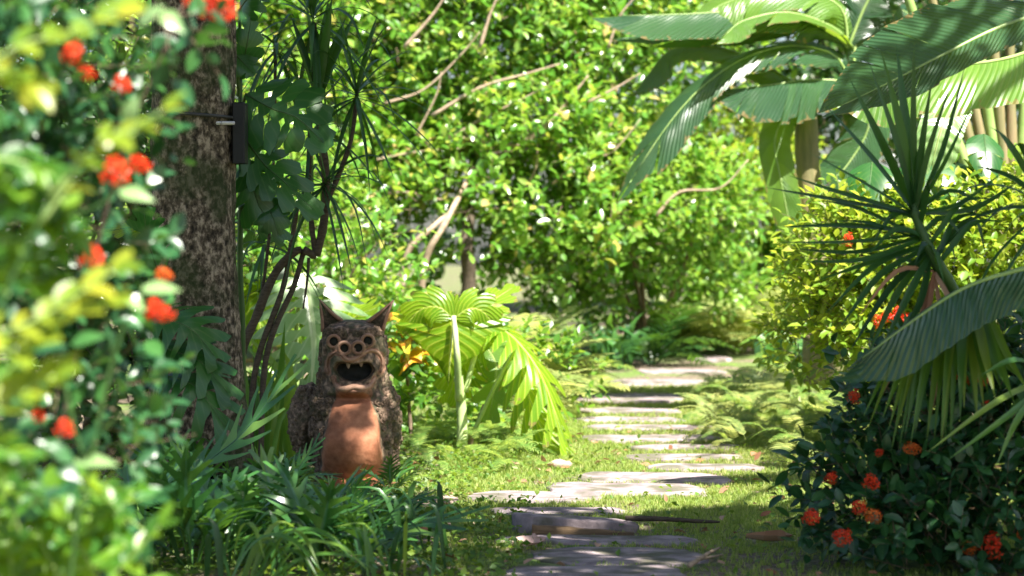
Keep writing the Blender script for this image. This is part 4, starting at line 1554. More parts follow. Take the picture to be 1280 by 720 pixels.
r = shrub("understory_shrub", "dark green undergrowth shrub where the path disappears", "shrub", base_of(830, 25), [(P(830, 370, 24.5), (.8, .6, .45)), (P(950, 380, 25), (.8, .6, .55)), (P(1000, 345, 25), (.4, .5, .4))], 700, .1, M['hedge'], 'mid', 6, seed=7.)
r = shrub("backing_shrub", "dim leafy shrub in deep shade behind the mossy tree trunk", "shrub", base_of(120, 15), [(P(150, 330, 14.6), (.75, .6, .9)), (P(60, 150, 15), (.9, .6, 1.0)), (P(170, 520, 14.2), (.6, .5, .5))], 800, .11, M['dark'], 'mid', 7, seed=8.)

# ------------------------------------------------------------------ ferns
ferns("fern", "tall pale fern with upright feathery fronds behind the fan-leaved philodendron", "fern", base_of(652, 18.6), 13, .95, M['pale_fern'], elev=(48, 88))
ferns("fern", "broad bright fern arching beside the far end of the slabs", "fern", base_of(672, 18.2), 26, .75, M['pale_fern'], elev=(28, 80))
ferns("fern", "pale bright fern in sun just behind the drooping philodendron leaf", "fern", base_of(664, 17.2), 18, .6, M['pale_fern'], elev=(25, 75))
ferns("fern", "small light green fern at the path edge beside the widest far slab", "fern", base_of(722, 19.9), 14, .5, M['fern'], elev=(25, 75))
ferns("fern", "pale sunlit fern spreading where the path disappears", "fern", base_of(862, 24.2), 22, 1.0, M['pale_fern'], elev=(35, 80))
ferns("fern", "sunlit fern below the yellow-green clipped shrub", "fern", base_of(925, 23.6), 22, .95, M['pale_fern'], elev=(35, 80))
ferns("fern", "dark fern in shade under the mid-green shrub", "fern", base_of(815, 22), 12, .8, M['blade'], elev=(35, 80))
ferns("fern", "bright narrow fern above the low lacy groundcover", "fern", base_of(985, 17.5), 11, .62, M['pale_fern'], elev=(30, 70), arc=(60, 250))
ferns("fern", "pale feathery fern between the statue's head and the tree trunk", "fern", base_of(330, 15.4), 14, .8, M['fern'], elev=(45, 85))
root = thing("fern_carpet", "low lacy pale green fern carpet along the sunny path edge", "fern", base_of(950, 17))
n = 0
while n < 290:
    px, py = random.uniform(884, 1066), random.uniform(462, 562)
    if abs((px - 974) / 92) ** 2.5 + abs((py - 512) / 52) ** 2.5 > 1 + random.uniform(-.15, .15):
        continue
    g0 = ground_at(px, py + 14)
    ferns("", "", "", g0 + Vector((0, 0, .03 + .1 * random.random())), 1, random.uniform(.22, .36), M['pale_fern'] if random.random() < .6 else M['fern'], elev=(15, 70), arc=(0, 359), kind='lace', root=root)
    n += 1
root = thing("ground_fern", "low lacy fern round the philodendron's foot", "fern", base_of(600, 15.2))
for i in range(150):
    px, py = random.gauss(615, 52), random.gauss(548, 18)
    g0 = ground_at(px, min(590, max(500, py + 10)))
    if abs(px - 600) < 105:
        ferns("", "", "", g0 + Vector((0, 0, .02)), 1, random.uniform(.2, .34), M['fern'], elev=(15, 65), arc=(0, 359), kind='lace', root=root)
root = thing("low_greens", "sunlit low leafy greens behind the statue's shoulder", "plant", base_of(520, 16))
p, d = blob_points([(base_of(500, 15.6) + Vector((0, 0, .3)), (.35, .5, .4)), (base_of(545, 16.2) + Vector((0, 0, .25)), (.4, .5, .35)), (base_of(640, 16.8) + Vector((0, 0, .25)), (.5, .5, .3))], 330, .6, .3, 4.)
pos, rot, scl, ta, tb = sprays(p, d + np.array([0, 0, .4]), .07, 6, .8)
put_leaves(root, 'mid', pos, rot, scl, M['spring'], 200)

# ------------------------------------------------------------------ philodendron with the fan leaf
PY = 14.6
root = thing("philodendron", "sunlit split-leaved philodendron with pale stem and glowing fan leaf", "plant", base_of(577, PY))
Q = lambda x, y, dy=0.0: P(x, y, PY + dy)
tubes(root, "stem", [([base_of(577, PY) - Vector((0, 0, .03)), Q(578, 540), Q(576, 500), Q(573, 470, -.02)], .036, .027)], M['white_stalk'])
tubes(root, "stalk", [([Q(574, 500, -.03), Q(571, 440, -.17), Q(567, 395, -.13)], .022, .015)], M['white_stalk'])
tubes(root, "stalk", [([Q(582, 490), Q(592, 450), Q(600, 425), Q(612, 408, .05)], .018, .011)], M['white_stalk'])
tubes(root, "stalk", [([Q(590, 545), Q(615, 490), Q(640, 445, .0), Q(655, 430, .05)], .015, .009)], M['stalk'])
tubes(root, "stalk", [([Q(585, 560), Q(598, 525), Q(604, 505)], .018, .004)], M['twig'])
for e in ((540, 590), (625, 590), (560, 596), (604, 580)):
    tubes(root, "root", [([Q(577, 560), Q((577 + e[0]) / 2, (560 + e[1]) / 2 - 6), ground_at(*e)], .014, .008)], M['pale_branch'])
mp = M['philodendron']
# fan: two halves opening from the stalk's top, seen against the light
monstera_leaf(root, [Q(567, 388, -.06), Q(566, 415, -.1), Q(563, 445, -.1), Q(560, 482, -.05)], (0, -1, .3), .37, mp, K=9, u0=.7, gap=.22, fwd=-.22, fold=-.05, curl=.15, stalk_mat='white_stalk', sway=.08)
monstera_leaf(root, [Q(568, 398, -.09), Q(586, 386, -.09), Q(604, 390, -.07), Q(620, 412, -.04)], (0, -1, .25), .14, mp, K=5, u0=.6, gap=.2, fwd=.15, fold=.1, curl=.2, stalk_mat='stalk', rib_r=.0025)
monstera_leaf(root, [Q(566, 398, -.09), Q(548, 384, -.09), Q(524, 388, -.07), Q(505, 412, -.04)], (0, -1, .25), .14, mp, K=5, u0=.6, gap=.2, fwd=.15, fold=.1, curl=.2, stalk_mat='stalk', rib_r=.0025)
monstera_leaf(root, [Q(612, 408, .05), Q(640, 420, -.05), Q(676, 468, -.18), Q(706, 552, -.3)], (.5, -.5, .8), .25, mp, K=9, u0=.3, gap=.42, fwd=.16, fold=.0, curl=.45, stalk_mat='stalk', sway=.35)
monstera_leaf(root, [Q(655, 430, .06), Q(655, 470, .0), Q(674, 530, -.1), Q(708, 578, -.16)], (-.1, -.9, .5), .18, mp, K=8, u0=.3, gap=.42, fwd=.18, fold=.1, curl=.3, stalk_mat='stalk', sway=.3)
monstera_leaf(root, [Q(600, 425, .1), Q(575, 455, .15), Q(560, 500, .2)], (0, -.8, .6), .2, mp, K=6, u0=.4, gap=.3, fwd=.15, fold=.1, curl=.35, stalk_mat='stalk')
monstera_leaf(root, [Q(605, 430, .2), Q(620, 460, .2), Q(612, 520, .15)], (.2, -.8, .6), .19, M['banana_bright'], K=6, u0=.4, gap=.3, fwd=.15, fold=.1, curl=.35, stalk_mat='stalk')
monstera_leaf(root, [Q(612, 408, .06), Q(605, 385, .25), Q(640, 360, .5)], (0, -.6, .8), .16, mp, K=5, u0=.5, gap=.25, fwd=.15, stalk_mat='stalk')

# croton between statue and philodendron
root = thing("croton", "orange and yellow spotted croton leaves beside the statue's head", "plant", base_of(515, 15.2))
tubes(root, "stem", [([base_of(515, 15.2), P(512, 520, 15.2), P(508, 455, 15.1)], .016, .01)], M['twig'])
for i in range(34):
    a = i * 2.4
    b = P(516 + 13 * math.cos(a * 1.3), 478 - i * 2.1, 14.9)
    d = Vector((math.cos(a) * .17, math.sin(a) * .14 - .04, random.uniform(-.04, .1)))
    blade_part(root, [b, b + d * .5 + Vector((0, 0, .02)), b + d + Vector((0, 0, -.07))], random.uniform(.028, .045), M['croton'] if i > 10 and i % 5 else M['spring'], (random.uniform(-.3, .3), -.7, .7), .2, .35, 6)

# pale split leaf behind the statue
root = thing("pale_monstera", "monstera with one large pale shining split leaf behind the statue", "plant", base_of(385, 14.3))
q = lambda x, y, dy=0.: P(x, y, 14.2 + dy)
monstera_leaf(root, [q(380, 342, .1), q(386, 380, .0), q(392, 430, -.1), q(388, 492, -.15)], (.15, -.75, .75), .36, M['pale_monstera'], K=8, u0=.5, gap=.22, hole=.55, fwd=.12, fold=.15, curl=.3, stalk_mat='white_stalk',
              stalk=[base_of(385, 14.9), P(370, 430, 14.9)], stalk_r=.012)
monstera_leaf(root, [q(330, 350, .3), q(322, 385, .2), q(330, 430, .15)], (-.1, -.7, .75), .2, M['philodendron'], K=6, u0=.5, gap=.25, fwd=.12, stalk=[base_of(385, 14.9), P(355, 400, 14.9)], stalk_mat='stalk')
monstera_leaf(root, [q(420, 440, .4), q(440, 400, .4), q(470, 385, .3)], (.2, -.7, .75), .2, M['philodendron'], K=6, u0=.5, gap=.25, fwd=.12, stalk=[base_of(385, 14.9), P(400, 460, 14.8)], stalk_mat='stalk')

root = thing("lily_clump", "clump of upright bright strap leaves between tree trunk and statue", "plant", base_of(345, 13.6))
for i in range(34):
    x = random.uniform(300, 392)
    b = base_of(x, random.uniform(13.3, 14.4))
    L = random.uniform(.5, .95)
    lean = Vector((random.uniform(-.35, .35), random.uniform(-.3, .2), 0)) * L
    blade_part(root, [b, b + lean * .3 + Vector((0, 0, L * .55)), b + lean + Vector((0, 0, L * random.uniform(.7, .95)))], random.uniform(.014, .028), M['strap'], (random.uniform(-.4, .4), -1, .3), .3, .5, 8)

# ------------------------------------------------------------------ slim dracaena
DY = 12.6
root = thing("dracaena", "slender many-stemmed dracaena with dark needle leaves beside the tree", "plant", base_of(305, DY))
D = lambda x, y, dy=0.: P(x, y, DY + dy)
for pts, a, b in (([base_of(292, DY), D(298, 462), D(322, 392), D(345, 340), D(372, 313, -.03), D(395, 320)], .026, .02), ([D(395, 320), D(404, 283), D(408, 232), D(403, 180), D(397, 120), D(391, 30)], .024, .02),
                  ([D(395, 320), D(390, 285), D(386, 230, .05), D(388, 150, .05)], .016, .012), ([base_of(312, DY), D(318, 468), D(350, 372), D(360, 330), D(372, 255)], .018, .012),
                  ([base_of(325, DY), D(332, 450), D(368, 356), D(380, 316), D(392, 322)], .016, .013), ([D(406, 258), D(425, 215), D(440, 170), D(447, 110)], .016, .01), ([D(386, 322), D(384, 350), D(379, 386)], .009, .005),
                  ([base_of(300, DY), D(305, 440), D(325, 380), D(340, 250, .1), D(345, 60, .1)], .012, .008)):
    tubes(root, "stem", [(pts, a, b)], M['cane'])
bl = M['blade']
rosette(root, D(446, 112, -.03), (.15, -.1, 1), 34, .5, .0115, bl, (10, 135), .35)
rosette(root, D(391, 18), (-.05, 0, 1), 34, .55, .013, bl, (20, 140), .45)
rosette(root, D(408, 225, -.03), (.3, -.2, .6), 26, .42, .010, bl, (25, 140), .5)
rosette(root, D(386, 160, .05), (-.3, 0, 1), 14, .4, .010, bl, (30, 140), .5)
rosette(root, D(345, 55, .1), (-.2, 0, 1), 18, .42, .011, bl, (30, 140), .5)
rosette(root, D(398, 118), (.1, -.1, 1), 11, .58, .027, bl, (4, 30), .1)
rosette(root, D(330, 300, .1), (-.2, -.2, 1), 14, .35, .010, bl, (30, 130), .5)

# ------------------------------------------------------------------ dark monsteras round the trunk
root = thing("monstera", "dark monstera with perforated leaves climbing beside the black box", "plant", base_of(300, 12.2))
MY = 11.9
m_ = lambda x, y, dy=0.: P(x, y, MY + dy)
dk = M['monstera']
tubes(root, "stem", [([base_of(300, 12.2), m_(303, 440, .25), m_(300, 330, .22), m_(302, 220, .2), m_(300, 90, .2)], .018, .012)], M['dark_stalk'])
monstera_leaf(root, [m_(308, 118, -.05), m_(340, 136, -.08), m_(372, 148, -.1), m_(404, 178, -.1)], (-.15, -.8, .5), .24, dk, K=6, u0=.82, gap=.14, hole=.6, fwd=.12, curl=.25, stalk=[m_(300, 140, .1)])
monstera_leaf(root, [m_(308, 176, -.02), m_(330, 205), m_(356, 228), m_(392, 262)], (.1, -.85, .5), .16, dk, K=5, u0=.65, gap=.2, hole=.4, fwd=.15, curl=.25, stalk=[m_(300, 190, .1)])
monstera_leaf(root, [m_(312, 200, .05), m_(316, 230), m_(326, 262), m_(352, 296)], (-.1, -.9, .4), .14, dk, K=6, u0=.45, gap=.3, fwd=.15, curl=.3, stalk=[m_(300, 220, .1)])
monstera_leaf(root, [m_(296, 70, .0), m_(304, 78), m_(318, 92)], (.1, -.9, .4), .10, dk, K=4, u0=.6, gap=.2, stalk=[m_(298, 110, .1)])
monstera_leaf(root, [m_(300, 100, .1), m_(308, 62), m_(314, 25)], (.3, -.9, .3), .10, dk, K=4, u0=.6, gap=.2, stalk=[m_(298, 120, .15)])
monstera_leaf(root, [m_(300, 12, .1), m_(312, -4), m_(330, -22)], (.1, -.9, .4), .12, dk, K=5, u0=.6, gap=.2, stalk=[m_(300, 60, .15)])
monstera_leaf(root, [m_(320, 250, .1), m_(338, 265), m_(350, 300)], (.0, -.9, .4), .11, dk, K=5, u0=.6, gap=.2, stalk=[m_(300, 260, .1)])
root = thing("monstera", "dark monstera with deeply cut leaves at the trunk's shaded foot", "plant", base_of(225, 10.9))
MY = 10.9
tubes(root, "stem", [([base_of(225, 10.9), m_(215, 560), m_(205, 480), m_(200, 420)], .018, .012)], M['dark_stalk'])
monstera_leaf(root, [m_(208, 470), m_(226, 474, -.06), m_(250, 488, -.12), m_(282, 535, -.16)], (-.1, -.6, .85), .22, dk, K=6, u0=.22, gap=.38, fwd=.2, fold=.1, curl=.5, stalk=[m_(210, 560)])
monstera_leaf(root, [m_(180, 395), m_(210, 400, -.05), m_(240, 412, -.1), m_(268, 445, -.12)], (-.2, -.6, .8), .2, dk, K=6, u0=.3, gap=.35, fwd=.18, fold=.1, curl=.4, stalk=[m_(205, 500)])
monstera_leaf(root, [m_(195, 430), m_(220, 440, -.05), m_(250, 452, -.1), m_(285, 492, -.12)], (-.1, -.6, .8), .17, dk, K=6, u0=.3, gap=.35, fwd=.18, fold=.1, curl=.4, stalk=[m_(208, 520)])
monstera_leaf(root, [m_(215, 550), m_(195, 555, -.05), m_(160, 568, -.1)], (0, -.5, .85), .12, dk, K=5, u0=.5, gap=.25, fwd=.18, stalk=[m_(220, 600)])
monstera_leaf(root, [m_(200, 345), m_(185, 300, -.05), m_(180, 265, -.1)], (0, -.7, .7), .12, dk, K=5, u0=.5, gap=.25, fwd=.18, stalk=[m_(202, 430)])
monstera_leaf(root, [m_(200, 300), m_(170, 285, -.05), m_(130, 290, -.1)], (0, -.5, .85), .10, M['philodendron'], K=5, u0=.5, gap=.25, fwd=.18, stalk=[m_(202, 430)])

# ------------------------------------------------------------------ lobed ferns and lilies in the near left corner
spots = [(300, 11.4, 9, .34), (250, 11.0, 9, .36), (365, 11.6, 9, .24), (420, 11.3, 7, .15), (470, 11.2, 7, .14), (505, 11.0, 8, .2), (330, 10.6, 10, .32), (400, 10.6, 10, .22), (455, 10.5, 9, .2), (270, 10.1, 10, .38),
         (215, 10.3, 9, .4), (350, 9.9, 10, .34), (430, 9.9, 10, .33), (490, 10.1, 8, .3), (300, 9.5, 9, .38), (390, 9.3, 9, .36), (240, 9.3, 9, .42), (180, 9.6, 9, .44), (340, 12.2, 8, .34), (490, 12.3, 6, .2), (460, 9.2, 8, .33)]
where = ["at the foot of the tree trunk", "under the cut monstera leaves", "just before the statue's tail", "touching the statue's base", "before the statue's right paw", "at the edge of the creeping ground cover", "between tree and statue",
         "below the statue's dark tail", "in the middle of the bank facing the statue", "in deep shade below the monstera", "beside the red-flowered bush", "behind the pale strap leaves", "nearest the slab with the dry leaf", "reaching towards the split raised step",
         "at the lower edge among lilies", "over the pale strap leaves", "next to the bright arrow-leaved plant", "under the flowering bush", "behind the others by the trunk", "small, beside the statue's belly", "lowest, near the slabs"]
for i, (px, Y, n, L) in enumerate(spots):
    ferns("lobed_fern", "dark green lobed fern " + where[i], "fern", base_of(px, Y), n, L, M['wart'], "lobed ferns covering the bank before the statue", elev=(35, 85), kind='wart')
root = thing("lobed_fern", "single upright lobed frond crossing the dark trunk base", "fern", base_of(235, 10.6), "lobed ferns covering the bank before the statue")
for pts, w in (([P(215, 640, 10.6), P(245, 590, 10.55), P(300, 545, 10.5), P(352, 480, 10.5)], .11), ([P(185, 660, 10.4), P(215, 600, 10.4), P(225, 550, 10.4)], .1), ([P(400, 730, 9.9), P(440, 690, 9.9), P(500, 662, 9.8), P(575, 648, 9.7)], .1), ([P(340, 650, 10.8), P(370, 590, 10.8), P(395, 555, 10.8)], .06)):
    mb = lobed_leaf(pts, (0, -.7, .7), lambda t, w=w: w * math.sin(math.pi * (.25 + .68 * t)) * (1 if t > .15 else .1), [0, .15] + [.15 + .85 * k / 7 for k in range(1, 8)], .16, .2, .22, .15, .2, 'point', nu=6, na=3, sway=.15, rib_r=.004)
    mb.build("frond", [M['wart'], M['dark_stalk']], root)

root = thing("spider_lily", "arching pale green strap leaves at the lowest edge of the bank", "plant", base_of(340, 8.75))
for i in range(17):
    b = base_of(random.uniform(270, 350), random.uniform(8.6, 8.9)) + Vector((0, 0, .03))
    e = Vector((random.uniform(.12, .42), random.uniform(-.25, .2), 0))
    h = random.uniform(.1, .2)
    blade_part(root, [b, b + e * .35 + Vector((0, 0, h)), b + e * .75 + Vector((0, 0, h * 1.1)), b + e * 1.1 + Vector((0, 0, h * .5))], random.uniform(.009, .015), M['old_blade'] if i % 3 == 0 else M['strap'], (0, -.4, 1), .3, .6, 10)
root = thing("grassy_clump", "dark clump of narrow arching leaves under the lobed ferns", "plant", base_of(300, 9.6))
for i in range(110):
    b = base_of(random.uniform(120, 560), random.uniform(8.7, 10.6)) + Vector((0, 0, .02))
    L = random.uniform(.2, .42)
    e = Vector((random.uniform(-1, 1), random.uniform(-1, .4), 0)) * L * .6
    blade_part(root, [b, b + e * .35 + Vector((0, 0, L * .6)), b + e + Vector((0, 0, L * random.uniform(.4, .8)))], random.uniform(.006, .014), M['blade'] if random.random() < .75 else M['strap'], (0, -.5, 1), .3, .5, 7)

# ------------------------------------------------------------------ flowering bushes close to the camera
B2 = 6.0
b_ = lambda x, y, Y=B2: P(x, y, Y)
r = shrub("flowering_bush", "dark-leaved bush with red flower heads before the tree trunk", "bush", Vector((-1.35, B2, 0)), [(b_(50, 130), (.22, .3, .3)), (b_(110, 60), (.14, .22, .16)), (b_(125, 170), (.1, .2, .13)), (b_(205, 15, 5.7), (.1, .15, .06)), (b_(80, 330), (.2, .3, .24)), (b_(120, 420), (.11, .2, .17)), (b_(60, 500), (.22, .3, .24)), (b_(-80, 260), (.3, .3, .7)), (b_(130, 560), (.11, .2, .1))],
          410, .058, M['ixora'], 'mid', 6, seed=11., stem_r=.008, nstem=9, stem_mat='cane', lumps=.3, ls=5., floor=False, front=.5)
for px, py, s, c in ((92, 68, .062, 'red'), (106, 92, .05, 'red'), (152, 106, .05, 'red'), (145, 217, .075, 'red'), (172, 207, .055, 'red'), (272, 8, .085, 'red'), (198, 392, .06, 'red'), (190, 385, .045, 'red'), (115, 322, .07, 'red'), (205, 345, .04, 'orange'), (82, 536, .05, 'red'), (45, 520, .05, 'red'), (70, 275, .05, 'red'), (240, 2, .06, 'red')):
    flower(r, b_(px, py, B2 - .35), s, c, (.2, -.8, .5))


def sprig(root, pts, L, mat, n=9, r=.004):
    """A leafy shoot: stalk along pts, leaves both sides and at the tip."""
    q = smooth_path(pts, n + 1)
    tubes(root, "twig", [(pts, r, r * .5)], M['stalk'], 5)
    pos, d, nn = [], [], []
    for i in range(1, n + 2):
        T = (q[min(i, n + 1)] - q[i - 1]).normalized()
        sd = T.cross(Vector((0, -.6, 1))).normalized()
        for s in (-1, 1):
            pos.append(q[i]); d.append(T * (.5 + .7 * (i / n) ** 2) + sd * s * .9 + rv(.25)); nn.append(Vector((0, -.5, 1)) + rv(.4))
    pos, d, nn = np.array(pos), np.array(d), np.array(nn)
    put_leaves(root, 'mid', pos, frames(d, nn), L * rng.uniform(.75, 1.15, len(pos)), mat, 300)


root = thing("yellow_shoot_bush", "blurred bush with bright yellow leafy shoots closest to the camera", "bush", Vector((-1.2, 4.3, 0)))
c_ = lambda x, y, Y=4.2: P(x, y, Y)
tubes(root, "stems", [([Vector((-1.2, 4.3, -.05)), c_(-90, 700, 4.3), c_(-60, 400, 4.3), c_(-50, 100, 4.3), c_(-40, -60, 4.3)], .012, .006), ([Vector((-1.2, 4.3, -.05)), c_(-140, 600, 4.4), c_(-100, 300, 4.4)], .012, .006)], M['twig'])
for pts in ([(-60, 120), (20, 60), (90, 40), (145, 15)], [(-60, 130), (0, 90), (40, 105)], [(-60, 420), (20, 410), (70, 385), (140, 340)], [(-60, 420), (20, 440), (60, 405), (130, 375)], [(-60, 560), (0, 510), (30, 490), (68, 470)]):
    sprig(root, [c_(x, y) for x, y in pts], .066, M['yellow'], 5)
for pts in ([(-60, 250), (0, 230), (50, 250)], [(-60, 300), (20, 300), (70, 270)], [(-60, 360), (0, 330), (55, 320)], [(-60, 200), (10, 200), (60, 215)], [(-60, 480), (0, 470), (30, 440)], [(-60, 330), (30, 350), (60, 350)], [(-60, 280), (20, 260), (90, 290)], [(-60, 560), (-10, 560), (20, 570)]):
    sprig(root, [c_(x, y, 4.4) for x, y in pts], .062, M['spring'], 6)
p = np.array([c_(random.uniform(-180, 10), random.uniform(-60, 620), 4.5 + random.random() * .3) for _ in range(95)])
pos, rot, scl, ta, tb = sprays(p, unit(95) + np.array([.5, 0, .4]), .055, 6)
put_leaves(root, 'mid', pos, rot, scl, M['ixora'], 60)
r = thing("lime_shoot", "lone lime green leafy shoot overlapping the tree trunk", "shoot", Vector((-1.15, 4.3, 0)))
for pts in ([(60, 250), (120, 180), (150, 170), (205, 138)], [(50, 280), (100, 215), (130, 190), (170, 165)]):
    sprig(r, [P(x, y, 4.3) for x, y in pts], .05, M['yellow'], 4)
tubes(r, "stem", [([Vector((-1.15, 4.3, -.03)), P(-100, 600, 4.3), P(0, 380, 4.3), P(60, 255, 4.3)], .005, .003)], M['dark_stalk'])
r = thing("grey_leaf_shoot", "shoot with large grey-green leaves crossing the trunk below red flowers", "shoot", Vector((-.95, 4.9, 0)))
for (x, y, an, L) in ((200, 362, -.05, .075), (118, 578, -.1, .085), (70, 565, 2.6, .075), (30, 540, .5, .07), (110, 550, .9, .06), (85, 590, -.6, .06), (170, 380, 2.8, .05), (110, 425, .2, .07), (60, 435, .1, .07), (170, 245, -.3, .07), (190, 20, .6, .06), (215, 28, -.7, .06), (165, 140, 1.2, .06), (55, 130, .9, .07)):
    b = P(x, y, 4.9)
    d = Vector((math.cos(an), -.2, math.sin(an))) * L
    ribbon(MB(), [b - d * .5, b + Vector((0, -.005, .003)), b + d * .6], (random.uniform(-.3, .3), -.75, .7), .019, .15, 9, .45, .25).build("leaf", M['pale_monstera'] if x > 110 else M['ixora'], r)
tubes(r, "stem", [([Vector((-.95, 4.9, -.03)), P(90, 700, 4.9), P(110, 590, 4.9), P(150, 420, 4.9), P(195, 365, 4.9)], .005, .003), ([P(110, 590, 4.9), P(85, 500, 4.9), P(60, 300, 4.9), P(150, 230, 4.9), P(190, 20, 4.9)], .004, .002)], M['dark_stalk'])
r = thing("arrow_leaf_plant", "bright green narrow-leaved plant in the nearest low corner", "plant", Vector((-.9, 5.3, 0)))
for i in range(46):
    x, y = random.uniform(-20, 165), random.uniform(600, 740)
    y = max(y, 590 + max(0, x - 60) * .55)
    a = P(x, y, 5.0 + random.random() * .6)
    e = Vector((random.uniform(-.6, 1), random.uniform(-.8, .1), random.uniform(.1, .8))).normalized() * random.uniform(.08, .15)
    sprig(r, [a - e * .8, a, a + e * .7], random.uniform(.05, .07), M['spring'] if random.random() < .8 else M['ixora'], 4, .003)

# ------------------------------------------------------------------ red-flowered bush on the right
r = shrub("flowering_bush", "rounded dark green bush dotted with orange-red flower heads beside the lawn", "bush", Vector((1.78, 9.8, 0)),
          [(Vector((1.78, 9.8, .3)), (.5, .5, .42)), (Vector((2.15, 9.8, .4)), (.5, .5, .42)), (Vector((1.5, 9.7, .16)), (.26, .35, .26)), (Vector((1.72, 10.0, .62)), (.3, .3, .16)), (Vector((1.9, 9.5, .05)), (.58, .45, .3))],
          900, .066, M['ixora'], 'mid', 7, seed=21., stem_r=.014, nstem=9, lumps=.22, ls=3., front=.75, inner=.2, up=.55)
for px, py, s, c in ((1212, 686, .07, 'orange'), (1240, 684, .1, 'red'), (1015, 648, .075, 'red'), (1052, 672, .07, 'red'), (1089, 603, .08, 'red'), (1073, 634, .06, 'red'), (1091, 645, .07, 'orange'), (1140, 561, .06, 'orange'), (1040, 598, .06, 'red'), (1099, 566, .035, 'red'), (1231, 506, .06, 'red'), (1210, 476, .05, 'orange'), (1230, 476, .055, 'orange'),
                    (1105, 455, .075, 'red'), (1131, 480, .06, 'red'), (1068, 496, .06, 'red'), (1278, 668, .05, 'orange'), (1220, 440, .05, 'red'), (1237, 448, .05, 'red'), (1190, 470, .045, 'red')):
    p0 = P(px, py, 9.6)
    Y = (9.12 if py > 600 else 9.25) if py > 540 else 9.4
    flower(r, P(px, py, Y), s, c, (-.2, -.8, .5))

# ------------------------------------------------------------------ screw pine on the right
SPY = 9.5
root = thing("screw_pine", "spiky dark green screw pine fanning long sword leaves over the red-flowered bush", "plant", base_of(1230, SPY + .3))
s_ = lambda x, y, dy=0.: P(x, y, SPY + dy)
tubes(root, "stem", [([base_of(1235, SPY + .3), s_(1225, 470, .2), s_(1205, 390, .1), s_(1172, 330), s_(1150, 285), s_(1140, 255)], .035, .018)], M['dark_stalk'])
fan = [  # tip, curve through, half width
    ((1028, 128), (1090, 200), .022), ((1060, 95), (1105, 185), .02), ((1085, 75), (1118, 175), .022), ((1100, 60), (1125, 165), .024), ((1120, 55), (1132, 160), .022), ((1142, 48), (1140, 165), .02), ((1165, 95), (1150, 190), .018), ((1206, 82), (1178, 190), .014), ((1190, 100), (1160, 190), .012), ((1215, 130), (1180, 205), .01),
    ((955, 234), (1040, 250), .014), ((984, 219), (1060, 245), .017), ((968, 284), (1060, 283), .017), ((968, 303), (1060, 303), .012), ((985, 310), (1070, 316), .014), ((998, 327), (1080, 325), .015), ((1022, 250), (1075, 262), .012), ((1040, 276), (1090, 280), .012), ((1018, 352), (1085, 330), .016), ((1032, 392), (1095, 332), .016), ((1048, 412), (1100, 345), .017), ((1062, 440), (1110, 365), .017), ((1082, 450), (1120, 370), .016), ((1100, 440), (1135, 370), .016), ((1120, 430), (1150, 380), .016),
    ((1232, 318), (1215, 275), .017), ((1258, 212), (1200, 255), .014), ((1276, 225), (1215, 262), .016), ((1195, 330), (1185, 300), .013), ((1240, 268), (1195, 275), .013), ((1180, 355), (1170, 315), .012), ((1010, 190), (1080, 230), .014), ((1065, 345), (1100, 318), .013)]
for i, (tip, thr, w) in enumerate(fan):
    py0 = 262 + 80 * (i / len(fan)) if tip[1] > 240 else 268
    o0 = s_(1141 + (py0 - 262) * .38, py0)
    dz = random.uniform(-.28, .12)
    blade_part(root, [o0, P(*thr, SPY + dz * .5), P(*tip, SPY + dz)], w * 1.0, M['blade'], (random.uniform(-.3, .3), -.6, .7), .35, .5, 10)
for i in range(9):
    q = i / 8
    o0 = s_(1143 + 30 * q, 265 + 66 * q)
    an = i * 2.4
    e = Vector((math.cos(an) * .26, -.12 + .12 * math.sin(an), .1 + .16 * math.sin(an * 1.7)))
    blade_part(root, [o0, o0 + e * .5 + Vector((0, 0, .03)), o0 + e + Vector((0, 0, -.08))], .015, M['blade'], (0, -.7, .6), .3, .4, 8)
for i in range(30):
    tx = 1085 + 200 * (i / 29) + random.uniform(-9, 9)
    ty = 540 + 34 * math.sin((tx - 1085) / 120 * 3.14 * .75) + random.uniform(-30, 10) - (25 if tx > 1200 else 0)
    dz = random.uniform(-.6, -.3)
    sx = 1195 + (tx - 1180) * .35
    blade_part(root, [s_(1198, 378, .05), P(sx, 392, SPY + dz * .4), P(sx + (tx - sx) * .55, 450, SPY + dz * .8), P(tx, ty, SPY + dz)], random.uniform(.013, .021), M['old_blade'], (0, -1, .3), .3, .55, 10)
for tip, thr in (((1185, 575), (1260, 520)), ((1160, 565), (1250, 500)), ((1245, 585), (1275, 520)), ((1225, 470), (1270, 450))):
    blade_part(root, [s_(1320, 470), P(*thr, SPY - .6), P(*tip, SPY - .7)], .013, M['strap'], (0, -.8, .5), .3, .5, 10)
for tip, thr in (((1100, 500), (1150, 400)), ((1135, 470), (1160, 390)), ((1210, 430), (1190, 380)), ((1070, 400), (1120, 340)), ((1165, 520), (1180, 430))):
    blade_part(root, [s_(1168, 340), P(*thr, SPY - .1), P(*tip, SPY - .15)], .012, M['dead'], (random.uniform(-.5, .5), -.6, .5), .5, .4, 8)
rosette(root, s_(1305, 255, -.1), (-.6, -.2, .6), 16, .5, .014, M['blade'], (10, 110), .35)

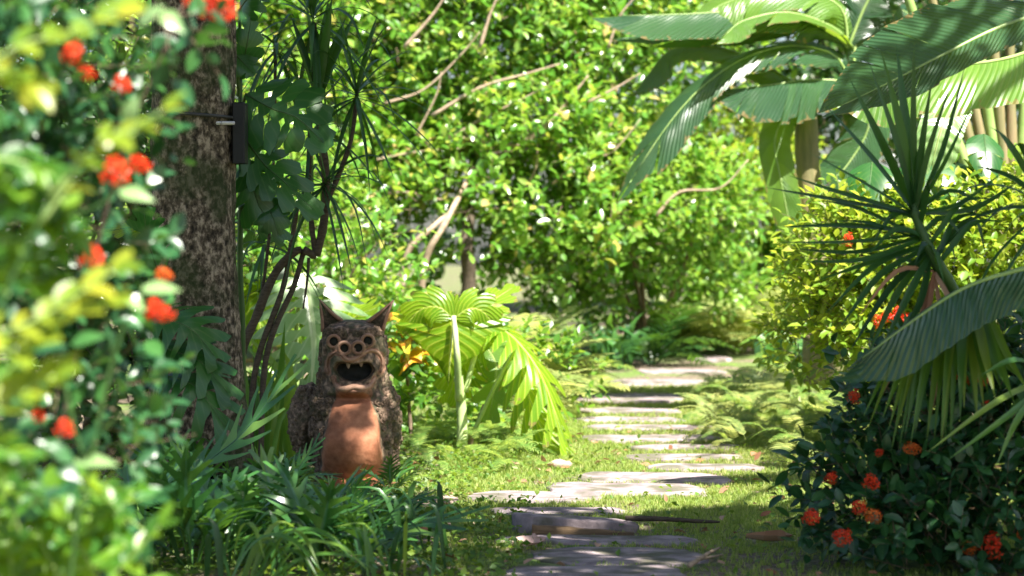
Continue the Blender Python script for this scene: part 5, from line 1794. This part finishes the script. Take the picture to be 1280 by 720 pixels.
# ------------------------------------------------------------------ bananas
BY = 10.4
root = thing("banana_plant", "banana plant at the picture's edge with two huge blue-green leaves reaching in", "banana plant", Vector((2.75, 11.2, 0)))
tubes(root, "stem", [([Vector((2.75, 11.2, -.05)), Vector((2.72, 11.2, .8)), Vector((2.68, 11.1, 1.6)), Vector((2.62, 11.0, 2.3))], .11, .07)], M['banana_stem'], 14)
n_ = lambda x, y, dy=0.: P(x, y, BY + dy)
bn = M['banana']
banana_leaf(root, [n_(1330, 8, .2), n_(1250, 34, .05), n_(1180, 68, -.05), n_(1110, 104, -.1), n_(1052, 132, -.12)], (-.1, -.75, .85), .29, bn, tears=4, fold=.15, curl=.12, sides=(.52, 1), rib=.012, pleat=.003, tip=.5)
banana_leaf(root, [n_(1345, 322, -1.3), n_(1280, 336, -1.4), n_(1210, 358, -1.45), n_(1150, 395, -1.5), n_(1078, 448, -1.5)], (-.15, -.55, .9), .125, M['banana_shade'], tears=4, fold=-.2, curl=.55, sides=(1, .4), rib=.012, pleat=.004)
for p_, q_ in (((1330, 8, .2), Vector((2.62, 11.0, 2.3))), ((1345, 322, -1.3), Vector((2.68, 11.1, 1.5)))):
    tubes(root, "stalk", [([q_, q_.lerp(n_(*p_), .5) + Vector((0, 0, .05)), n_(*p_)], .025, .014)], M['stalk'])
root = thing("banana_plant", "sunlit banana plant with yellow-green leaf hanging under the blue-green one", "banana plant", base_of(1330, 12.6))
tubes(root, "stem", [([base_of(1330, 12.6), P(1325, 300, 12.6), P(1310, 130, 12.6), P(1300, 60, 12.6)], .1, .05)], M['banana_stem'], 14)
banana_leaf(root, [P(1300, 60, 12.5), P(1250, 75, 12.3), P(1180, 84, 12.1), P(1110, 92, 12), P(1056, 112, 11.9)], (0, -.3, 1), .2, M['banana_bright'], tears=5, fold=-.5, curl=.5, rib=.012)
banana_leaf(root, [P(1210, 110, 12.9), P(1190, 130, 12.9), P(1175, 165, 12.8), P(1165, 205, 12.8)], (0, -1, .3), .12, M['pale_monstera'], tears=2, fold=.1, curl=.1, rib=.01)

B3 = 17.8
root = thing("banana_plant", "banana plant with brown-sheathed stem and drooping leaves beyond the spiky palm", "banana plant", base_of(1022, B3))
t_ = lambda x, y, dy=0.: P(x, y, B3 + dy)
tubes(root, "stem", [([base_of(1025, B3), t_(1022, 400), t_(1015, 280), t_(1008, 180), t_(1010, 110)], .12, .075)], M['banana_stem'], 16)
tubes(root, "stem", [([base_of(1045, B3 + .3), t_(1050, 280, .3), t_(1062, 150, .3), t_(1066, 60, .3)], .07, .045)], M['banana_stem'], 12)
leaves = [
    ([(1062, 100), (1040, 68), (985, 58), (925, 76), (872, 114), (832, 160), (796, 214)], (-.35, -.5, .8), .2, 'banana', 4, .1, .3, (1, 1), -.4),
    ([(1060, 60), (1010, 20), (940, 14), (860, 18), (778, 20)], (0, -.25, 1), .2, 'banana', 5, -.35, .5, (1, .8), -.2),
    ([(1060, 60), (1050, 10), (1000, -10), (930, -4), (885, 14)], (0, -.55, .8), .22, 'banana_bright', 4, .0, .35, (1, 1), -.1),
    ([(1066, 60), (1040, 34), (985, 16), (930, 26), (905, 45)], (0, -.1, 1), .12, 'banana_bright', 3, -.2, .3, (1, 1), -.5),
    ([(1060, 60), (1080, 10), (1100, -20), (1140, -50)], (.2, -.7, .6), .22, 'banana', 4, .1, .3, (1, 1), 0),
    ([(1066, 90), (1075, 20), (1110, 6), (1155, 30)], (.1, -.6, .8), .17, 'banana', 4, .0, .4, (1, 1), .2),
    ([(1062, 130), (1060, 105), (1015, 100), (965, 106), (912, 112)], (0, -.3, 1), .24, 'banana', 5, -.4, .55, (1, 1), -.3),
    ([(1062, 140), (1075, 120), (1085, 160), (1060, 205), (1040, 225)], (0, -.9, .4), .17, 'banana', 3, .1, .3, (1, 1), -.2),
    ([(1010, 130), (985, 140), (968, 175), (975, 220), (988, 285)], (-.2, -.9, .2), .12, 'banana_bright', 3, .15, .2, (1, 1), -.15),
    ([(1010, 120), (970, 90), (900, 60), (840, 62), (805, 100)], (0, -.3, 1), .14, 'banana', 4, -.2, .45, (1, 1), .2),
    ([(1060, 60), (1020, 25), (960, 40), (880, 46), (800, 48)], (0, -.6, .7), .13, 'banana', 4, .0, .3, (.6, 1), 0.)]
for pts, nrm, w, mat, tears, fold, curl, sides, dy in leaves:
    n = len(pts) - 1
    w *= 1.0
    banana_leaf(root, [t_(x, y, dy * i / n) for i, (x, y) in enumerate(pts)], nrm, w, M[mat], tears=tears + 3, fold=fold, curl=curl, sides=sides, rib=.013, sway=.22)

root = thing("travellers_palm", "fan of stout brown-green leaf stalks at the picture's upper edge", "palm", base_of(1262, 16.2))
k_ = lambda x, y, dy=0.: P(x, y, 16.0 + dy)
for i, (tx, ty) in enumerate(((1172, 110), (1190, 95), (1208, 88), (1226, 80), (1243, 72), (1262, 70), (1282, 70), (1300, 80), (1320, 100))):
    b0 = k_(1252 + i * 3.2, 330, .03 * i)
    tubes(root, "stalk", [([base_of(1262, 16.2 + .02 * i), b0, b0.lerp(k_(tx, ty, .03 * i), .5), k_(tx, ty, .03 * i), k_(tx + (tx - 1265) * .5, ty - 140, .03 * i)], .05, .026)], M['banana_stem'] if i % 3 else M['stalk'], 10)
    banana_leaf(root, [k_(tx + (tx - 1265) * .5, ty - 140, .03 * i), k_(tx + (tx - 1265) * .9, ty - 240), k_(tx + (tx - 1265) * 1.4, ty - 330)], (0, -.9, .3), .2, M['banana'], tears=4)
root = thing("heart_leaf_plant", "dark heart-leaved plant in shade behind the screw pine's centre", "plant", base_of(1180, 14.6))
for (x, y, w, an) in ((1150, 225, .16, -.4), (1195, 225, .2, .2), (1215, 255, .15, .6), (1165, 260, .16, -.2), (1130, 250, .12, -.7), (1230, 190, .12, .5), (1090, 225, .14, -.6)):
    a = P(x, y - 22, 14.5)
    monstera_leaf(root, [a, P(x + 4 * an, y, 14.4), P(x + 14 * an, y + 34, 14.3)], (an * .3, -.8, .5), w, M['monstera'], K=4, u0=1.0, gap=0, fwd=.1, stalk=[base_of(1180, 14.6), P((x + 1180) / 2, y + 60, 14.6)])

# a few tall broadleaf weeds and young plants along the back edge of the bed
for i, (px, Y, lab) in enumerate(((700, 20, "glossy broad-leaved young plant between two ferns"), (970, 21.5, "broad dark strap-leaved plant below the golden shrub"), (1020, 19.5, "leafy dark clump at the edge of the lacy fern carpet"), (765, 21.8, "short strap-leaved clump growing beside the farthest slabs"))):
    root = thing("young_plant", lab, "plant", base_of(px, Y))
    for j in range(22):
        b = base_of(px + random.uniform(-22, 22), Y + random.uniform(-.3, .3))
        L = random.uniform(.35, .8)
        e = Vector((random.uniform(-1, 1), random.uniform(-1, .5), 0)) * L * .6
        blade_part(root, [b, b + e * .3 + Vector((0, 0, L * .55)), b + e + Vector((0, 0, L * random.uniform(.35, .8)))], random.uniform(.025, .05), random.choice([M['strap'], M['wart'], M['blade']]), (0, -.5, 1), .25, .4, 7)
